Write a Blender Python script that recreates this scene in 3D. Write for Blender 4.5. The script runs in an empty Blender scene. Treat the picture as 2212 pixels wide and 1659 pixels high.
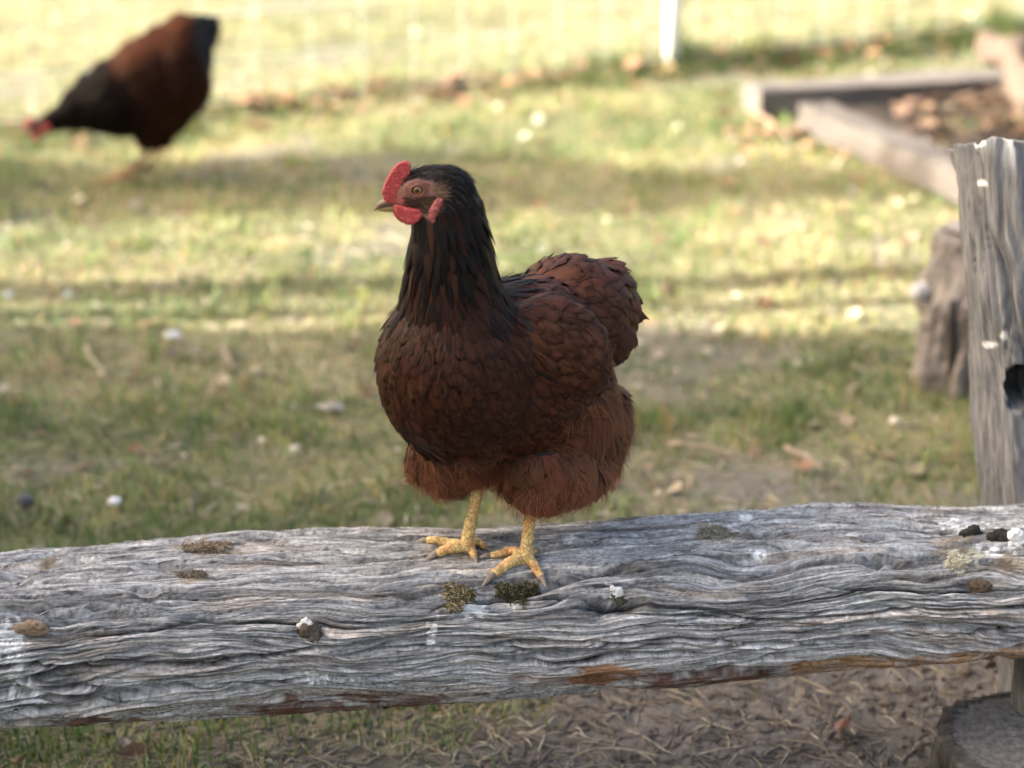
import bpy, bmesh, math, random, time
import numpy as np
from mathutils import Vector, Matrix, noise as mnoise
from mathutils.bvhtree import BVHTree

SC = bpy.context.scene
COL = SC.collection
T0 = time.perf_counter()
random.seed(7)
RNG = np.random.default_rng(11)
R = math.radians

# ------------------------------------------------------------------ camera
CAM_H, PITCH, LENS = 1.143, 20.0, 70.0
cam_d = bpy.data.cameras.new('camera')
cam = bpy.data.objects.new('camera', cam_d)
COL.objects.link(cam)
cam.location = (0, 0, CAM_H)
cam.rotation_euler = (R(90 - PITCH), 0, 0)
cam_d.lens = LENS
cam_d.sensor_width = 36
cam_d.clip_start = 0.05
cam_d.clip_end = 2000
cam_d.dof.use_dof = True
cam_d.dof.focus_distance = 1.94
cam_d.dof.aperture_fstop = 3.3
SC.camera = cam

# ------------------------------------------------------------------ sky and sun
SUN_EL, SUN_AZ = 28.0, -93.5        # azimuth from +Y towards +X: the sun stands to the left
w = bpy.data.worlds.new('World')
SC.world = w
w.use_nodes = True
nt = w.node_tree
nt.nodes.clear()
sky = nt.nodes.new('ShaderNodeTexSky')
sky.sky_type = 'NISHITA'
sky.sun_disc = False
sky.sun_elevation = R(SUN_EL)
sky.sun_rotation = R(SUN_AZ)
sky.air_density = 1.0
sky.dust_density = 9.0
sky.ozone_density = 0.0
bg = nt.nodes.new('ShaderNodeBackground')
bg.inputs['Strength'].default_value = 0.13
wo = nt.nodes.new('ShaderNodeOutputWorld')
nt.links.new(sky.outputs[0], bg.inputs[0])
nt.links.new(bg.outputs[0], wo.inputs[0])

sun_d = bpy.data.lights.new('sun', 'SUN')
sun_d.energy = 5.0
sun_d.angle = R(0.5)
sun_d.color = (1.0, 0.95, 0.86)
sun = bpy.data.objects.new('sun', sun_d)
COL.objects.link(sun)
SUN_DIR = Vector((math.cos(R(SUN_EL)) * math.sin(R(SUN_AZ)), math.cos(R(SUN_EL)) * math.cos(R(SUN_AZ)), math.sin(R(SUN_EL))))
sun.rotation_euler = SUN_DIR.to_track_quat('Z', 'Y').to_euler()
sun.location = (-6, 0, 5)

SC.view_settings.view_transform = 'Standard'
SC.view_settings.look = 'None'
SC.view_settings.gamma = 1.0
SC.view_settings.exposure = 2.07
SC.render.engine = 'CYCLES'
SC.cycles.use_denoising = True
SC.cycles.max_bounces = 6
SC.cycles.transparent_max_bounces = 6

# ------------------------------------------------------------------ picture-plane survey (2212 x 1659 grid)
FPX = 2212 * LENS / 36
CP, SP = math.cos(R(PITCH)), math.sin(R(PITCH))
CAMV = Vector((0, 0, CAM_H))
PX = 0.000462                       # metres per survey pixel at the hen


def ray(px, py):
    x = (px - 1106) / FPX
    y = (829.5 - py) / FPX
    return Vector((x, CP + y * SP, -SP + y * CP))


def at_y(px, py, Y):
    d = ray(px, py)
    return CAMV + d * (Y / d.y)


def at_z(px, py, Z):
    d = ray(px, py)
    return CAMV + d * ((Z - CAM_H) / d.z)


def proj(P):
    """world points (n,3) -> survey pixels (n,2)"""
    P = np.asarray(P, float)
    q = P - np.array([0, 0, CAM_H])
    dep = q[:, 1] * CP - q[:, 2] * SP
    u = q[:, 1] * SP + q[:, 2] * CP
    return np.stack([1106 + FPX * q[:, 0] / dep, 829.5 - FPX * u / dep], 1)


# ------------------------------------------------------------------ noise
def _h(ix, iy, seed):
    n = (ix.astype(np.int64) * 374761393 + iy.astype(np.int64) * 668265263 + seed * 1442695041) & 0x7fffffff
    n = ((n ^ (n >> 13)) * 1274126177) & 0x7fffffff
    return (n ^ (n >> 16)) & 0xffff


def pn(x, y, seed=0):
    x = np.asarray(x, float)
    y = np.asarray(y, float)
    ix, iy = np.floor(x), np.floor(y)
    fx, fy = x - ix, y - iy
    u = fx * fx * fx * (fx * (fx * 6 - 15) + 10)
    v = fy * fy * fy * (fy * (fy * 6 - 15) + 10)

    def g(a, b):
        h = _h(ix + a, iy + b, seed) / 65536.0 * 2 * math.pi
        return np.cos(h) * (fx - a) + np.sin(h) * (fy - b)
    return ((g(0, 0) * (1 - u) + g(1, 0) * u) * (1 - v) + (g(0, 1) * (1 - u) + g(1, 1) * u) * v) * 1.5


def fbm(x, y, seed=0, o=4):
    s, a, f = 0, 1, 1
    for k in range(o):
        s = s + a * pn(x * f, y * f, seed + k * 17)
        a *= .5
        f *= 2.03
    return s


def rnd(ix, iy, seed=0):
    return _h(np.floor(np.asarray(ix, float)), np.floor(np.asarray(iy, float)), seed) / 65536.0


def sstep(a, b, x):
    t = np.clip((np.asarray(x, float) - a) / (b - a), 0, 1)
    return t * t * (3 - 2 * t)


# ------------------------------------------------------------------ material helpers
def new_mat(name):
    m = bpy.data.materials.new(name)
    m.use_nodes = True
    n = m.node_tree
    b = n.nodes['Principled BSDF']
    return m, n, b


def N(n, typ, **kw):
    o = n.nodes.new(typ)
    for k, v in kw.items():
        if hasattr(o, k):
            setattr(o, k, v)
        else:
            o.inputs[k.replace('_', ' ')].default_value = v
    return o


def noise_node(n, scale, detail=4, rough=.6, vec=None, mapscale=None):
    t = N(n, 'ShaderNodeTexNoise')
    t.inputs['Scale'].default_value = scale
    t.inputs['Detail'].default_value = detail
    t.inputs['Roughness'].default_value = rough
    if vec is not None:
        if mapscale:
            mp = N(n, 'ShaderNodeMapping')
            mp.inputs['Scale'].default_value = mapscale
            n.links.new(vec, mp.inputs['Vector'])
            vec = mp.outputs[0]
        n.links.new(vec, t.inputs['Vector'])
    return t


def ramp(n, fac, stops):
    r = N(n, 'ShaderNodeValToRGB')
    el = r.color_ramp.elements
    while len(el) < len(stops):
        el.new(.5)
    for e, (p, c) in zip(el, stops):
        e.position = p
        e.color = (*c, 1)
    n.links.new(fac, r.inputs[0])
    return r


def mixc(n, a, b, fac=.5, mode='MIX'):
    m = N(n, 'ShaderNodeMix', data_type='RGBA', blend_type=mode)
    for i, v in ((6, a), (7, b)):
        if hasattr(v, 'is_linked'):
            n.links.new(v, m.inputs[i])
        else:
            m.inputs[i].default_value = (*v, 1)
    if hasattr(fac, 'is_linked'):
        n.links.new(fac, m.inputs[0])
    else:
        m.inputs[0].default_value = fac
    return m.outputs[2]


def bump(n, b, height, strength=.5, dist=.002):
    bp = N(n, 'ShaderNodeBump')
    bp.inputs['Strength'].default_value = strength
    bp.inputs['Distance'].default_value = dist
    n.links.new(height, bp.inputs['Height'])
    n.links.new(bp.outputs[0], b.inputs['Normal'])


def coord(n, which='Object'):
    return N(n, 'ShaderNodeTexCoord').outputs[which]


def attr(n, name):
    a = N(n, 'ShaderNodeAttribute')
    a.attribute_name = name
    return a


def simple_mat(name, c1, c2, scale=30, rough=.8, bstr=.5, bdist=.002, detail=5, stretch=None, spec=.3):
    m, n, b = new_mat(name)
    t = noise_node(n, scale, detail, .65, coord(n), stretch)
    r = ramp(n, t.outputs[0], [(.3, c1), (.7, c2)])
    n.links.new(r.outputs[0], b.inputs['Base Color'])
    b.inputs['Roughness'].default_value = rough
    b.inputs['Specular IOR Level'].default_value = spec
    bump(n, b, t.outputs[0], bstr, bdist)
    return m


def attr_mat(name, rough=.7, spec=.25, nscale=60, namt=.35, stretch=None, bstr=.3, bdist=.001, transl=0.0, sheen=0.0, vec='Object'):
    """base colour from the mesh's own colour attribute, broken up by noise"""
    m, n, b = new_mat(name)
    a = attr(n, 'col')
    v = coord(n) if vec == 'Object' else attr(n, vec).outputs['Vector']
    t = noise_node(n, nscale, 4, .65, v, stretch)
    r = ramp(n, t.outputs[0], [(.25, (1 - namt,) * 3), (.75, (1 + namt,) * 3)])
    c = mixc(n, a.outputs['Color'], r.outputs[0], 1.0, 'MULTIPLY')
    n.links.new(c, b.inputs['Base Color'])
    b.inputs['Roughness'].default_value = rough
    b.inputs['Specular IOR Level'].default_value = spec
    if sheen:
        b.inputs['Sheen Weight'].default_value = sheen
    bump(n, b, t.outputs[0], bstr, bdist)
    if transl:
        tr = N(n, 'ShaderNodeBsdfTranslucent')
        n.links.new(c, tr.inputs[0])
        mx = N(n, 'ShaderNodeMixShader')
        mx.inputs[0].default_value = transl
        n.links.new(b.outputs[0], mx.inputs[1])
        n.links.new(tr.outputs[0], mx.inputs[2])
        n.links.new(mx.outputs[0], n.nodes['Material Output'].inputs[0])
    return m


# ------------------------------------------------------------------ object helpers
def link(name, mesh, mat=None, parent=None):
    o = bpy.data.objects.new(name, mesh)
    COL.objects.link(o)
    if mat is not None:
        mesh.materials.clear()
        mesh.materials.append(mat)
    if parent is not None:
        o.parent = parent
        o.matrix_parent_inverse = Matrix.Translation(parent.location).inverted() if parent.type == 'EMPTY' else Matrix()
    return o


def empty(name, loc):
    o = bpy.data.objects.new(name, None)
    o.location = loc
    o.empty_display_size = .05
    COL.objects.link(o)
    return o


def tag(o, label=None, cat=None, group=None, kind=None):
    for k, v in (('label', label), ('category', cat), ('group', group), ('kind', kind)):
        if v:
            o[k] = v
    return o


def np_mesh(name, V, F, smooth=True, col=None, vecs=None):
    """mesh from numpy arrays; F is (m,3) or (m,4); col per vertex"""
    V = np.ascontiguousarray(V, dtype=np.float32)
    F = np.ascontiguousarray(F, dtype=np.int32)
    me = bpy.data.meshes.new(name)
    me.vertices.add(len(V))
    me.vertices.foreach_set('co', V.ravel())
    k = F.shape[1]
    me.loops.add(F.size)
    me.loops.foreach_set('vertex_index', F.ravel())
    me.polygons.add(len(F))
    me.polygons.foreach_set('loop_start', np.arange(0, F.size, k, dtype=np.int32))
    me.polygons.foreach_set('loop_total', np.full(len(F), k, dtype=np.int32))
    me.update(calc_edges=True)
    me.polygons.foreach_set('use_smooth', np.full(len(F), smooth, dtype=bool))
    if col is not None:
        c = np.ones((len(V), 4), np.float32)
        c[:, :3] = col
        a = me.color_attributes.new('col', 'FLOAT_COLOR', 'POINT')
        a.data.foreach_set('color', c.ravel())
    for nm, vv in (vecs or {}).items():
        a = me.attributes.new(nm, 'FLOAT_VECTOR', 'POINT')
        a.data.foreach_set('vector', np.ascontiguousarray(vv, dtype=np.float32).ravel())
    return me


def set_col(me, col):
    c = np.ones((len(me.vertices), 4), np.float32)
    c[:, :3] = col
    a = me.color_attributes.new('col', 'FLOAT_COLOR', 'POINT')
    a.data.foreach_set('color', c.ravel())


def verts_np(me):
    v = np.empty(len(me.vertices) * 3, np.float32)
    me.vertices.foreach_get('co', v)
    return v.reshape(-1, 3).astype(float)


def normals_np(me):
    v = np.empty(len(me.vertices) * 3, np.float32)
    me.vertices.foreach_get('normal', v)
    return v.reshape(-1, 3).astype(float)


def put_verts(me, V):
    me.vertices.foreach_set('co', np.ascontiguousarray(V, dtype=np.float32).ravel())
    me.update()


def grid_faces(nu, nv, wrap=False):
    i, j = np.meshgrid(np.arange(nu - 1), np.arange(nv if wrap else nv - 1), indexing='ij')
    j2 = (j + 1) % nv
    return np.stack([i * nv + j, i * nv + j2, (i + 1) * nv + j2, (i + 1) * nv + j], -1).reshape(-1, 4)


def add_ball(bm, c, r, rot=None, sub=3):
    """an ellipsoid: c centre, r = three radii, rot = Matrix 3x3"""
    res = bmesh.ops.create_icosphere(bm, subdivisions=sub, radius=1)
    M = Matrix.Diagonal(Vector((*r, 1)))
    if rot is not None:
        M = rot.to_4x4() @ M
    M = Matrix.Translation(c) @ M
    bmesh.ops.transform(bm, matrix=M, verts=res['verts'])
    return res['verts']


def add_tube(bm, pts, rad, seg=10, cap=True, flat=1.0):
    pts = [Vector(p) for p in pts]
    rings = []
    prev = None
    for i, p in enumerate(pts):
        d = (pts[min(i + 1, len(pts) - 1)] - pts[max(i - 1, 0)]).normalized()
        if prev is None:
            a = Vector((0, 0, 1)) if abs(d.z) < .9 else Vector((1, 0, 0))
            x = d.cross(a).normalized()
        else:
            x = (prev - d * prev.dot(d)).normalized()
        prev = x
        y = d.cross(x)
        r = rad[i] if hasattr(rad, '__len__') else rad
        rings.append([bm.verts.new(p + x * (r * math.cos(2 * math.pi * k / seg)) + y * (r * flat * math.sin(2 * math.pi * k / seg))) for k in range(seg)])
    for a, b in zip(rings[:-1], rings[1:]):
        for k in range(seg):
            bm.faces.new((a[k], a[(k + 1) % seg], b[(k + 1) % seg], b[k]))
    if cap:
        bm.faces.new(rings[0][::-1])
        bm.faces.new(rings[-1])


def bm_mesh(bm, name, smooth=True):
    bmesh.ops.recalc_face_normals(bm, faces=bm.faces)
    me = bpy.data.meshes.new(name)
    bm.to_mesh(me)
    bm.free()
    me.polygons.foreach_set('use_smooth', [smooth] * len(me.polygons))
    return me


def remesh(bm, voxel, smooth_it=4, fac=.5):
    """union of all shells in the bmesh as one continuous skin"""
    me = bm_mesh(bm, 'tmp')
    o = bpy.data.objects.new('tmp', me)
    COL.objects.link(o)
    m = o.modifiers.new('r', 'REMESH')
    m.mode = 'VOXEL'
    m.voxel_size = voxel
    m.use_smooth_shade = True
    if smooth_it:
        s = o.modifiers.new('s', 'SMOOTH')
        s.iterations = smooth_it
        s.factor = fac
    dg = bpy.context.evaluated_depsgraph_get()
    out = bpy.data.meshes.new_from_object(o.evaluated_get(dg))
    bpy.data.objects.remove(o)
    bpy.data.meshes.remove(me)
    out.polygons.foreach_set('use_smooth', [True] * len(out.polygons))
    return out


def noise_disp(me, scale, amp, seed=0, oct=3):
    V, Nn = verts_np(me), normals_np(me)
    off = Vector((seed * 3.7, seed * 1.3, -seed * 2.1))
    d = np.array([mnoise.fractal(Vector(v) * scale + off, 1.0, 2.0, oct) for v in V])
    put_verts(me, V + Nn * (d * amp)[:, None])


# ================================================================== GROUND
FEN_A, FEN_B = at_z(300, 262, 0), at_z(2200, 72, 0)      # foot line of the netting


def fence_d(x, y):
    """signed distance past the netting line (positive beyond it)"""
    dx, dy = FEN_B.x - FEN_A.x, FEN_B.y - FEN_A.y
    L = math.hypot(dx, dy)
    return ((y - FEN_A.y) * dx - (x - FEN_A.x) * dy) / L


def bare(x, y):
    """1 where chickens scratched the soil bare"""
    n = fbm(np.asarray(x) * 2.2, np.asarray(y) * 2.2, 5, 4)
    a = sstep(-.28, .12, np.asarray(x) + .28 * n) * (1 - sstep(2.35, 2.75, np.asarray(y) + .25 * n))
    b = np.exp(-(((np.asarray(x) - .36) / .22) ** 2 + ((np.asarray(y) - 2.72) / .16) ** 2)) * .9
    c = sstep(.25, .6, n) * .55
    return np.clip(np.maximum(np.maximum(a, b), c), 0, 1)


def ground_z(x, y):
    x = np.asarray(x, float)
    y = np.asarray(y, float)
    z = .012 * fbm(x * 1.6, y * 1.6, 2, 2)
    near = np.exp(-np.maximum(0, y - 2.3) * 1.2)
    z = z + (.0065 * np.abs(fbm(x * 16, y * 16, 31, 3)) + .004 * fbm(x * 45, y * 45, 8, 2)) * (.3 + .7 * bare(x, y)) * near
    z = z + .035 * np.exp(-((fence_d(x, y) - .05) / .10) ** 2)
    far = sstep(12, 60, np.hypot(x, y))
    return z * (1 - far) - .012


xs = np.concatenate([np.array([-300, -120, -60, -30, -16, -9, -6, -4.5]), np.arange(-3.6, -.86, .035), np.arange(-.86, .86, .0065), np.arange(.86, 3.7, .035), np.array([4.5, 6, 9, 16, 30, 60, 120, 300])])
ys = np.concatenate([np.array([-300, -120, -60, -25, -10, -5, -2, 0, .8, 1.3, 1.6]), np.arange(1.8, 2.14, .0065), np.arange(2.14, 2.5, .025), np.arange(2.5, 7.6, .022), np.array([8.2, 9, 11, 14, 20, 35, 60, 120, 300])])
GX, GY = np.meshgrid(xs, ys, indexing='ij')
GZ = ground_z(GX, GY)
def gz(x, y):
    i = min(max(int(np.searchsorted(xs, x)) - 1, 0), len(xs) - 2)
    j = min(max(int(np.searchsorted(ys, y)) - 1, 0), len(ys) - 2)
    u, v = (x - xs[i]) / (xs[i + 1] - xs[i]), (y - ys[j]) / (ys[j + 1] - ys[j])
    return float((GZ[i, j] * (1 - u) + GZ[i + 1, j] * u) * (1 - v) + (GZ[i, j + 1] * (1 - u) + GZ[i + 1, j + 1] * u) * v)


gV = np.stack([GX, GY, GZ], -1).reshape(-1, 3)
bmask = bare(GX, GY).reshape(-1, 1)
ggreen = sstep(-.25, .45, fbm(GX * 1.1, GY * 1.9, 77, 4)).reshape(-1, 1)
dirt = np.array([.185, .165, .147])
thatch = np.array([.27, .24, .13])
green = np.array([.11, .135, .06])
far = sstep(0, .25, fence_d(GX, GY)).reshape(-1, 1)
gcol = (thatch * (1 - .55 * ggreen) + green * .55 * ggreen) * (1 - .12 * far) + np.array([.03, .03, .03]) * far
gcol = gcol * (1 - bmask) + dirt * bmask
gm = np_mesh('ground', gV, grid_faces(len(xs), len(ys))[:, ::-1], True, gcol)
M_GROUND = attr_mat('soil and thatch', .95, .1, 150, .5, None, 1.0, .006)
ground = link('ground', gm, M_GROUND)
tag(ground, kind='structure')

# ================================================================== LOG RAIL
print('log', round(time.perf_counter() - T0, 1))
LOG_YAW = R(6.0)
LOG_Y = 1.845
ax_u = np.array([math.cos(LOG_YAW), math.sin(LOG_YAW)])
top_r = np.array([(-900, 1236), (-400, 1212), (0, 1191), (150, 1181), (300, 1169), (550, 1152), (700, 1145), (900, 1143), (1100, 1138), (1300, 1124), (1400, 1116), (1600, 1101), (1760, 1091), (1850, 1089), (1950, 1096), (2080, 1092), (2212, 1086), (2700, 1070), (3300, 1050)], float)
bot_r = np.array([(-900, 1640), (-400, 1606), (0, 1574), (120, 1570), (400, 1556), (600, 1541), (800, 1520), (1000, 1506), (1100, 1501), (1250, 1491), (1500, 1476), (1700, 1460), (2000, 1436), (2212, 1422), (2700, 1392), (3300, 1360)], float)
us = np.concatenate([np.arange(-1.75, -.62, .02), np.arange(-.62, .66, .0021), np.arange(.66, 1.45, .02)])
th_f = np.linspace(R(200), R(448), 430)        # back-top corner, top, front, bottom corner (dense)
th_b = np.linspace(R(448), R(560), 40)[1:-1]
ths = np.concatenate([th_f, th_b])


def sec(th, a, b, e=2.7):
    c, s = np.cos(th), np.sin(th)
    r = (np.abs(c) ** e + np.abs(s) ** e) ** (-1 / e)
    return a * r * c, b * r * s


# angle 0 = towards +Y(back), 90 = up, measured so that the dense arc runs back -> top -> front -> bottom
def log_sections():
    A, B, Z = np.zeros(len(us)), np.zeros(len(us)), np.zeros(len(us))
    tt = np.linspace(0, 2 * math.pi, 181)
    for k, u in enumerate(us[::1]):
        x0, y0 = u * ax_u[0], LOG_Y + u * ax_u[1]
        a, b, z = .104, .072, .225
        for it in range(7):
            sx, sz = sec(tt, a, b)
            P = np.stack([x0 - sx * ax_u[1], y0 + sx * ax_u[0], z + sz], 1)
            q = proj(P)
            i0, i1 = q[:, 1].argmin(), q[:, 1].argmax()
            t0 = np.interp(q[i0, 0], top_r[:, 0], top_r[:, 1])
            t1 = np.interp(q[i1, 0], bot_r[:, 0], bot_r[:, 1])
            e0, e1 = q[i0, 1] - t0, q[i1, 1] - t1
            s = PX / .93
            z += (e0 + e1) / 2 * s
            b += (e0 - e1) / 2 * s
        A[k], B[k], Z[k] = a, b, z
    return A, B, Z


LA, LB, LZ = log_sections()
print('log half height', LB.min(), LB.max(), 'z', LZ.min(), LZ.max())
U, TH = np.meshgrid(us, ths, indexing='ij')
# angle convention: position = (a cos, b sin) with cos>0 at the back; dense arc: th from 200deg..448 must be back-top -> front -> bottom.
ANG = (R(200) - TH) + R(160)        # 160deg at first ... decreasing?  remapped below
ANG = R(20) + (TH - R(200))         # 20deg (back, slightly up) -> 268deg (straight down, front passed at 180)
sx, sz = sec(ANG, LA[:, None], LB[:, None])
X0 = U * ax_u[0] - sx * ax_u[1]
Y0 = LOG_Y + U * ax_u[1] + sx * ax_u[0]
Z0 = LZ[:, None] + sz
P0 = np.stack([X0, Y0, Z0], -1)
du = np.gradient(P0, axis=0)
dv = np.gradient(P0, axis=1)
NR = np.cross(du, dv)
NR /= np.linalg.norm(NR, axis=-1, keepdims=True) + 1e-12
cen = np.stack([U * ax_u[0], LOG_Y + U * ax_u[1], np.broadcast_to(LZ[:, None], U.shape)], -1)
sgn = np.sign(((P0 - cen) * NR).sum(-1, keepdims=True))
NR *= sgn
seglen = np.linalg.norm(np.diff(P0, axis=1), axis=-1)
Vv = np.concatenate([np.zeros((len(us), 1)), np.cumsum(seglen, 1)], 1)      # arc length in metres
PXY = proj(P0.reshape(-1, 3)).reshape(U.shape + (2,))
lpx, lpy = PXY[..., 0], PXY[..., 1]

# ---- knots pull the grain around them
KNOTS = [(1322, 1306, .030, .019), (668, 1368, .020, .006), (1075, 1300, .030, .004), (1640, 1215, .060, .006), (2115, 1262, .022, .004), (330, 1495, .014, .004), (700, 1040, .02, .0)]
vw = Vv.copy()
dent = np.zeros_like(Vv)
for kx, ky, kr, kd in KNOTS:
    i = np.argmin((lpx - kx) ** 2 + (lpy - ky) ** 2 + np.where((ANG > R(30)) & (ANG < R(262)), 0, 1e6))
    iu, iv = np.unravel_index(i, U.shape)
    uu, v0 = U - us[iu], Vv - Vv[iu, iv]
    g = np.exp(-((uu / (kr * 1.5)) ** 2 + (v0 / (kr * .8)) ** 2))
    vw -= .55 * v0 * g
    hol = np.exp(-(((uu) / kr) ** 2 * 1.3 + (v0 / (kr * .36)) ** 2 + .5 * fbm(U * 40, Vv * 60, 95, 3) * (kd > .015)) ** 2 if kd > .015 else -(((uu) / kr) ** 2 * 1.3 + (v0 / (kr * .36)) ** 2) ** 1.5)
    dent += kd * 2.2 * hol
# ---- wavy grain
wv = vw + .013 * pn(U * 3.2, Vv * 9, 3) + .0062 * pn(U * 9.5, Vv * 22, 4) + .0024 * pn(U * 26, Vv * 60, 5) + .0006 * pn(U * 60, Vv * 150, 6)
topness = .6 * sstep(.15, .75, NR[..., 2])                # weathered flat top has finer grain than the face


def saw_layer(k, seed, sharp, ulen):
    ph = wv * k + .55 * pn(U * 1.7, wv * k * .35, seed)
    cell = np.floor(ph)
    fr = ph - cell
    on = sstep(-.30, .45, pn(U * ulen + rnd(cell, cell, seed) * 91, cell * 7.31 + .5, seed + 1))
    prof = np.where(fr < .86, (fr / .86) ** sharp, (1 - (fr - .86) / .14))
    return prof * on, on, cell, fr


p1, on1, c1, f1 = saw_layer(62, 21, 1.2, 3.2)
p2, on2, c2, f2 = saw_layer(135, 41, 1.4, 5.0)
p3, on3, c3, f3 = saw_layer(310, 61, 1.2, 9.0)
def fissure(kv, ku, width, lo, hi, seed):
    """long drying splits that follow the grain and run out"""
    d_ = np.abs(pn(U * ku, wv * kv, seed))
    gate = sstep(lo, hi, pn(U * ku * 1.5 + 7, wv * kv * .35, seed + 1))
    return np.exp(-(d_ / (width * (.35 + .65 * gate))) ** 4) * gate


crack = fissure(40, 2.0, .085, -.15, .30, 90)
crack2 = fissure(92, 4.2, .11, -.20, .25, 94)
crack3 = fissure(210, 9.0, .15, -.20, .25, 98)
amp = .45 + .55 * (1 - topness)
H = (.0058 * p1 * (.40 + .60 * (1 - topness)) + .0042 * p2 * amp + .0020 * p3 + .0011 * fbm(U * 14, wv * 160, 70, 3) * .8 + .004 * fbm(U * 4.5, Vv * 9, 71, 3))
H = H - .017 * crack * (.5 + .5 * (1 - topness)) - .0085 * crack2 - .0050 * crack3 - dent - .0035
# long drying splits along the beam
SPLITS = [([(-300, 1330), (80, 1314), (300, 1296), (470, 1290)], 3.0, .012), ([(150, 1372), (330, 1362), (430, 1336), (640, 1348), (720, 1350)], 4.0, .014),
          ([(-200, 1446), (60, 1440), (260, 1442), (450, 1432), (620, 1412), (760, 1396)], 3.6, .015), ([(-100, 1500), (200, 1486), (330, 1494), (520, 1476), (800, 1462), (1000, 1446)], 3.2, .012),
          ([(900, 1330), (960, 1306), (1060, 1292), (1200, 1292), (1300, 1288), (1420, 1284)], 3.6, .015), ([(1300, 1330), (1500, 1322), (1640, 1342), (1800, 1336), (1980, 1318), (2130, 1322), (2400, 1296)], 3.4, .014),
          ([(1480, 1385), (1700, 1392), (1900, 1376), (2060, 1372), (2400, 1338)], 3.0, .012), ([(700, 1420), (860, 1405), (1010, 1400), (1200, 1390), (1420, 1392)], 2.8, .011),
          ([(1600, 1226), (1700, 1222), (1780, 1206), (1850, 1196)], 6.0, .012), ([(1760, 1262), (1900, 1272), (2020, 1280), (2200, 1272)], 2.6, .010), ([(1850, 1122), (2000, 1118), (2160, 1102)], 3.0, .008),
          ([(640, 1238), (760, 1246), (860, 1240), (960, 1228)], 2.4, .009)]
for k_, (pl_, hw_, dp_) in enumerate(SPLITS):
    pa = np.array(pl_, float)
    yc_ = np.interp(lpx, pa[:, 0], pa[:, 1]) + 7 * pn(U * 14, U * 0 + k_ * 3.3, 500 + k_) + 2.5 * pn(U * 45, U * 0 + k_ * 5.1, 520 + k_)
    run_ = sstep(pa[0, 0], pa[0, 0] + 60, lpx) * (1 - sstep(pa[-1, 0] - 60, pa[-1, 0], lpx))
    wd_ = hw_ * (.45 + .75 * np.clip(.5 + pn(U * 11, U * 0 + k_, 540 + k_), 0, 1.2)) * run_ + .01
    H -= dp_ * run_ * np.exp(-(np.abs(lpy - yc_) / wd_) ** 3) * (ANG > R(25))
    H += .0022 * run_ * np.exp(-((lpy - yc_ - 2.6 * hw_) / (1.6 * hw_)) ** 2) * (ANG > R(25))
# the broad hollow on the right of the top
ragged = sstep(.1, .5, fbm(U * 9, wv * 45, 120, 3)) * np.exp(-(((lpx - 1690) / 330) ** 2 + ((lpy - 1205) / 55) ** 2))
H -= .013 * sstep(.25, .6, ragged) + .003 * ragged
H -= .003 * sstep(0, .5, fbm(U * 40, Vv * 40, 130, 3)) * sstep(R(255), R(268), ANG)
P1 = P0 + NR * H[..., None]

# ---- the wood's own colours
fib = fbm(U * 22, wv * 520, 201, 3)
fib2 = fbm(U * 7, wv * 190, 205, 3)
blot = fbm(U * 5, Vv * 8, 207, 3)
lum = np.clip(.40 + .26 * fib + .14 * fib2 + .06 * blot, .05, .80)
lum *= 1 - .72 * np.exp(-(np.abs(pn(U * 4, wv * 120, 221)) / .07) ** 2) * sstep(-.1, .35, pn(U * 6, wv * 30, 222))
lum *= np.where(rnd(c2, c2 + 3, 5) < .16, .62, 1.0) * (.88 + .24 * rnd(c2 + .5, c1, 9))
lc = lum[..., None] * np.array([1.0, .985, .96])
brn = sstep(.25, .7, fbm(U * 6, wv * 50, 211, 3))[..., None] * .5
lc = lc * (1 - brn) + lc * np.array([1.0, .84, .70]) * brn


def stain(poly_c, rx, ry, c, n=.6, seed=0, hard=.25, fsc=1.0, opac=1.0):
    global lc
    cx, cy = poly_c
    d = np.sqrt(((lpx - cx) / rx) ** 2 + ((lpy - cy) / ry) ** 2) + n * fbm(U * 60 * fsc, Vv * 75 * fsc, 300 + seed, 4)
    m = (1 - sstep(1 - hard, 1 + hard, d)) * (ANG > R(22)) * opac
    lc = lc * (1 - m[..., None]) + (np.array(c) * (.75 + .5 * (fib[..., None] * .5 + .5))) * m[..., None]
    return m


ORG, REDB, WHT, FAWN = (.33, .185, .10), (.135, .062, .036), (.86, .86, .84), (.30, .235, .16)
mo = stain((1330, 1457), 105, 14, ORG, .55, 1, .3, .5)
mo = stain((1250, 1475), 95, 10, (.24, .12, .06), .6, 2, .3, .5)
for cx, cy, rx, ry in ((1780, 1446, 90, 13), (1890, 1438, 130, 14), (2060, 1425, 150, 10), (2230, 1413, 120, 10)):
    stain((cx, cy), rx, ry, (.36, .225, .125), .5, int(cx), .3, .5)
for cx, cy, rx, ry in ((1500, 1472, 60, 6), (1600, 1464, 60, 6), (1440, 1478, 50, 7), (700, 1528, 150, 9), (860, 1510, 120, 8), (620, 1538, 110, 7), (210, 1562, 90, 6), (1760, 1348, 30, 5), (1900, 1362, 20, 4), (1010, 1180, 26, 5), (525, 1475, 10, 5), (1830, 1330, 40, 4)):
    stain((cx, cy), rx, ry, REDB, .9, int(cx), .4, .7, .85)
for cx, cy, rx, ry in ((12, 1385, 26, 34), (36, 1430, 11, 52), (45, 1498, 27, 10), (932, 1374, 10, 17), (938, 1358, 4, 16), (1022, 1306, 34, 16), (1000, 1322, 32, 9), (1108, 1296, 12, 8), (680, 1462, 18, 9), (1322, 1268, 7, 16), (1560, 1157, 22, 8), (2090, 1135, 38, 9), (1236, 1160, 14, 6), (42, 1558, 5, 4), (2145, 1190, 26, 8), (1640, 1185, 12, 4)):
    stain((cx, cy), rx, ry, WHT, 1.5, int(cx + cy), .18, 1.5, .95)
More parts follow.
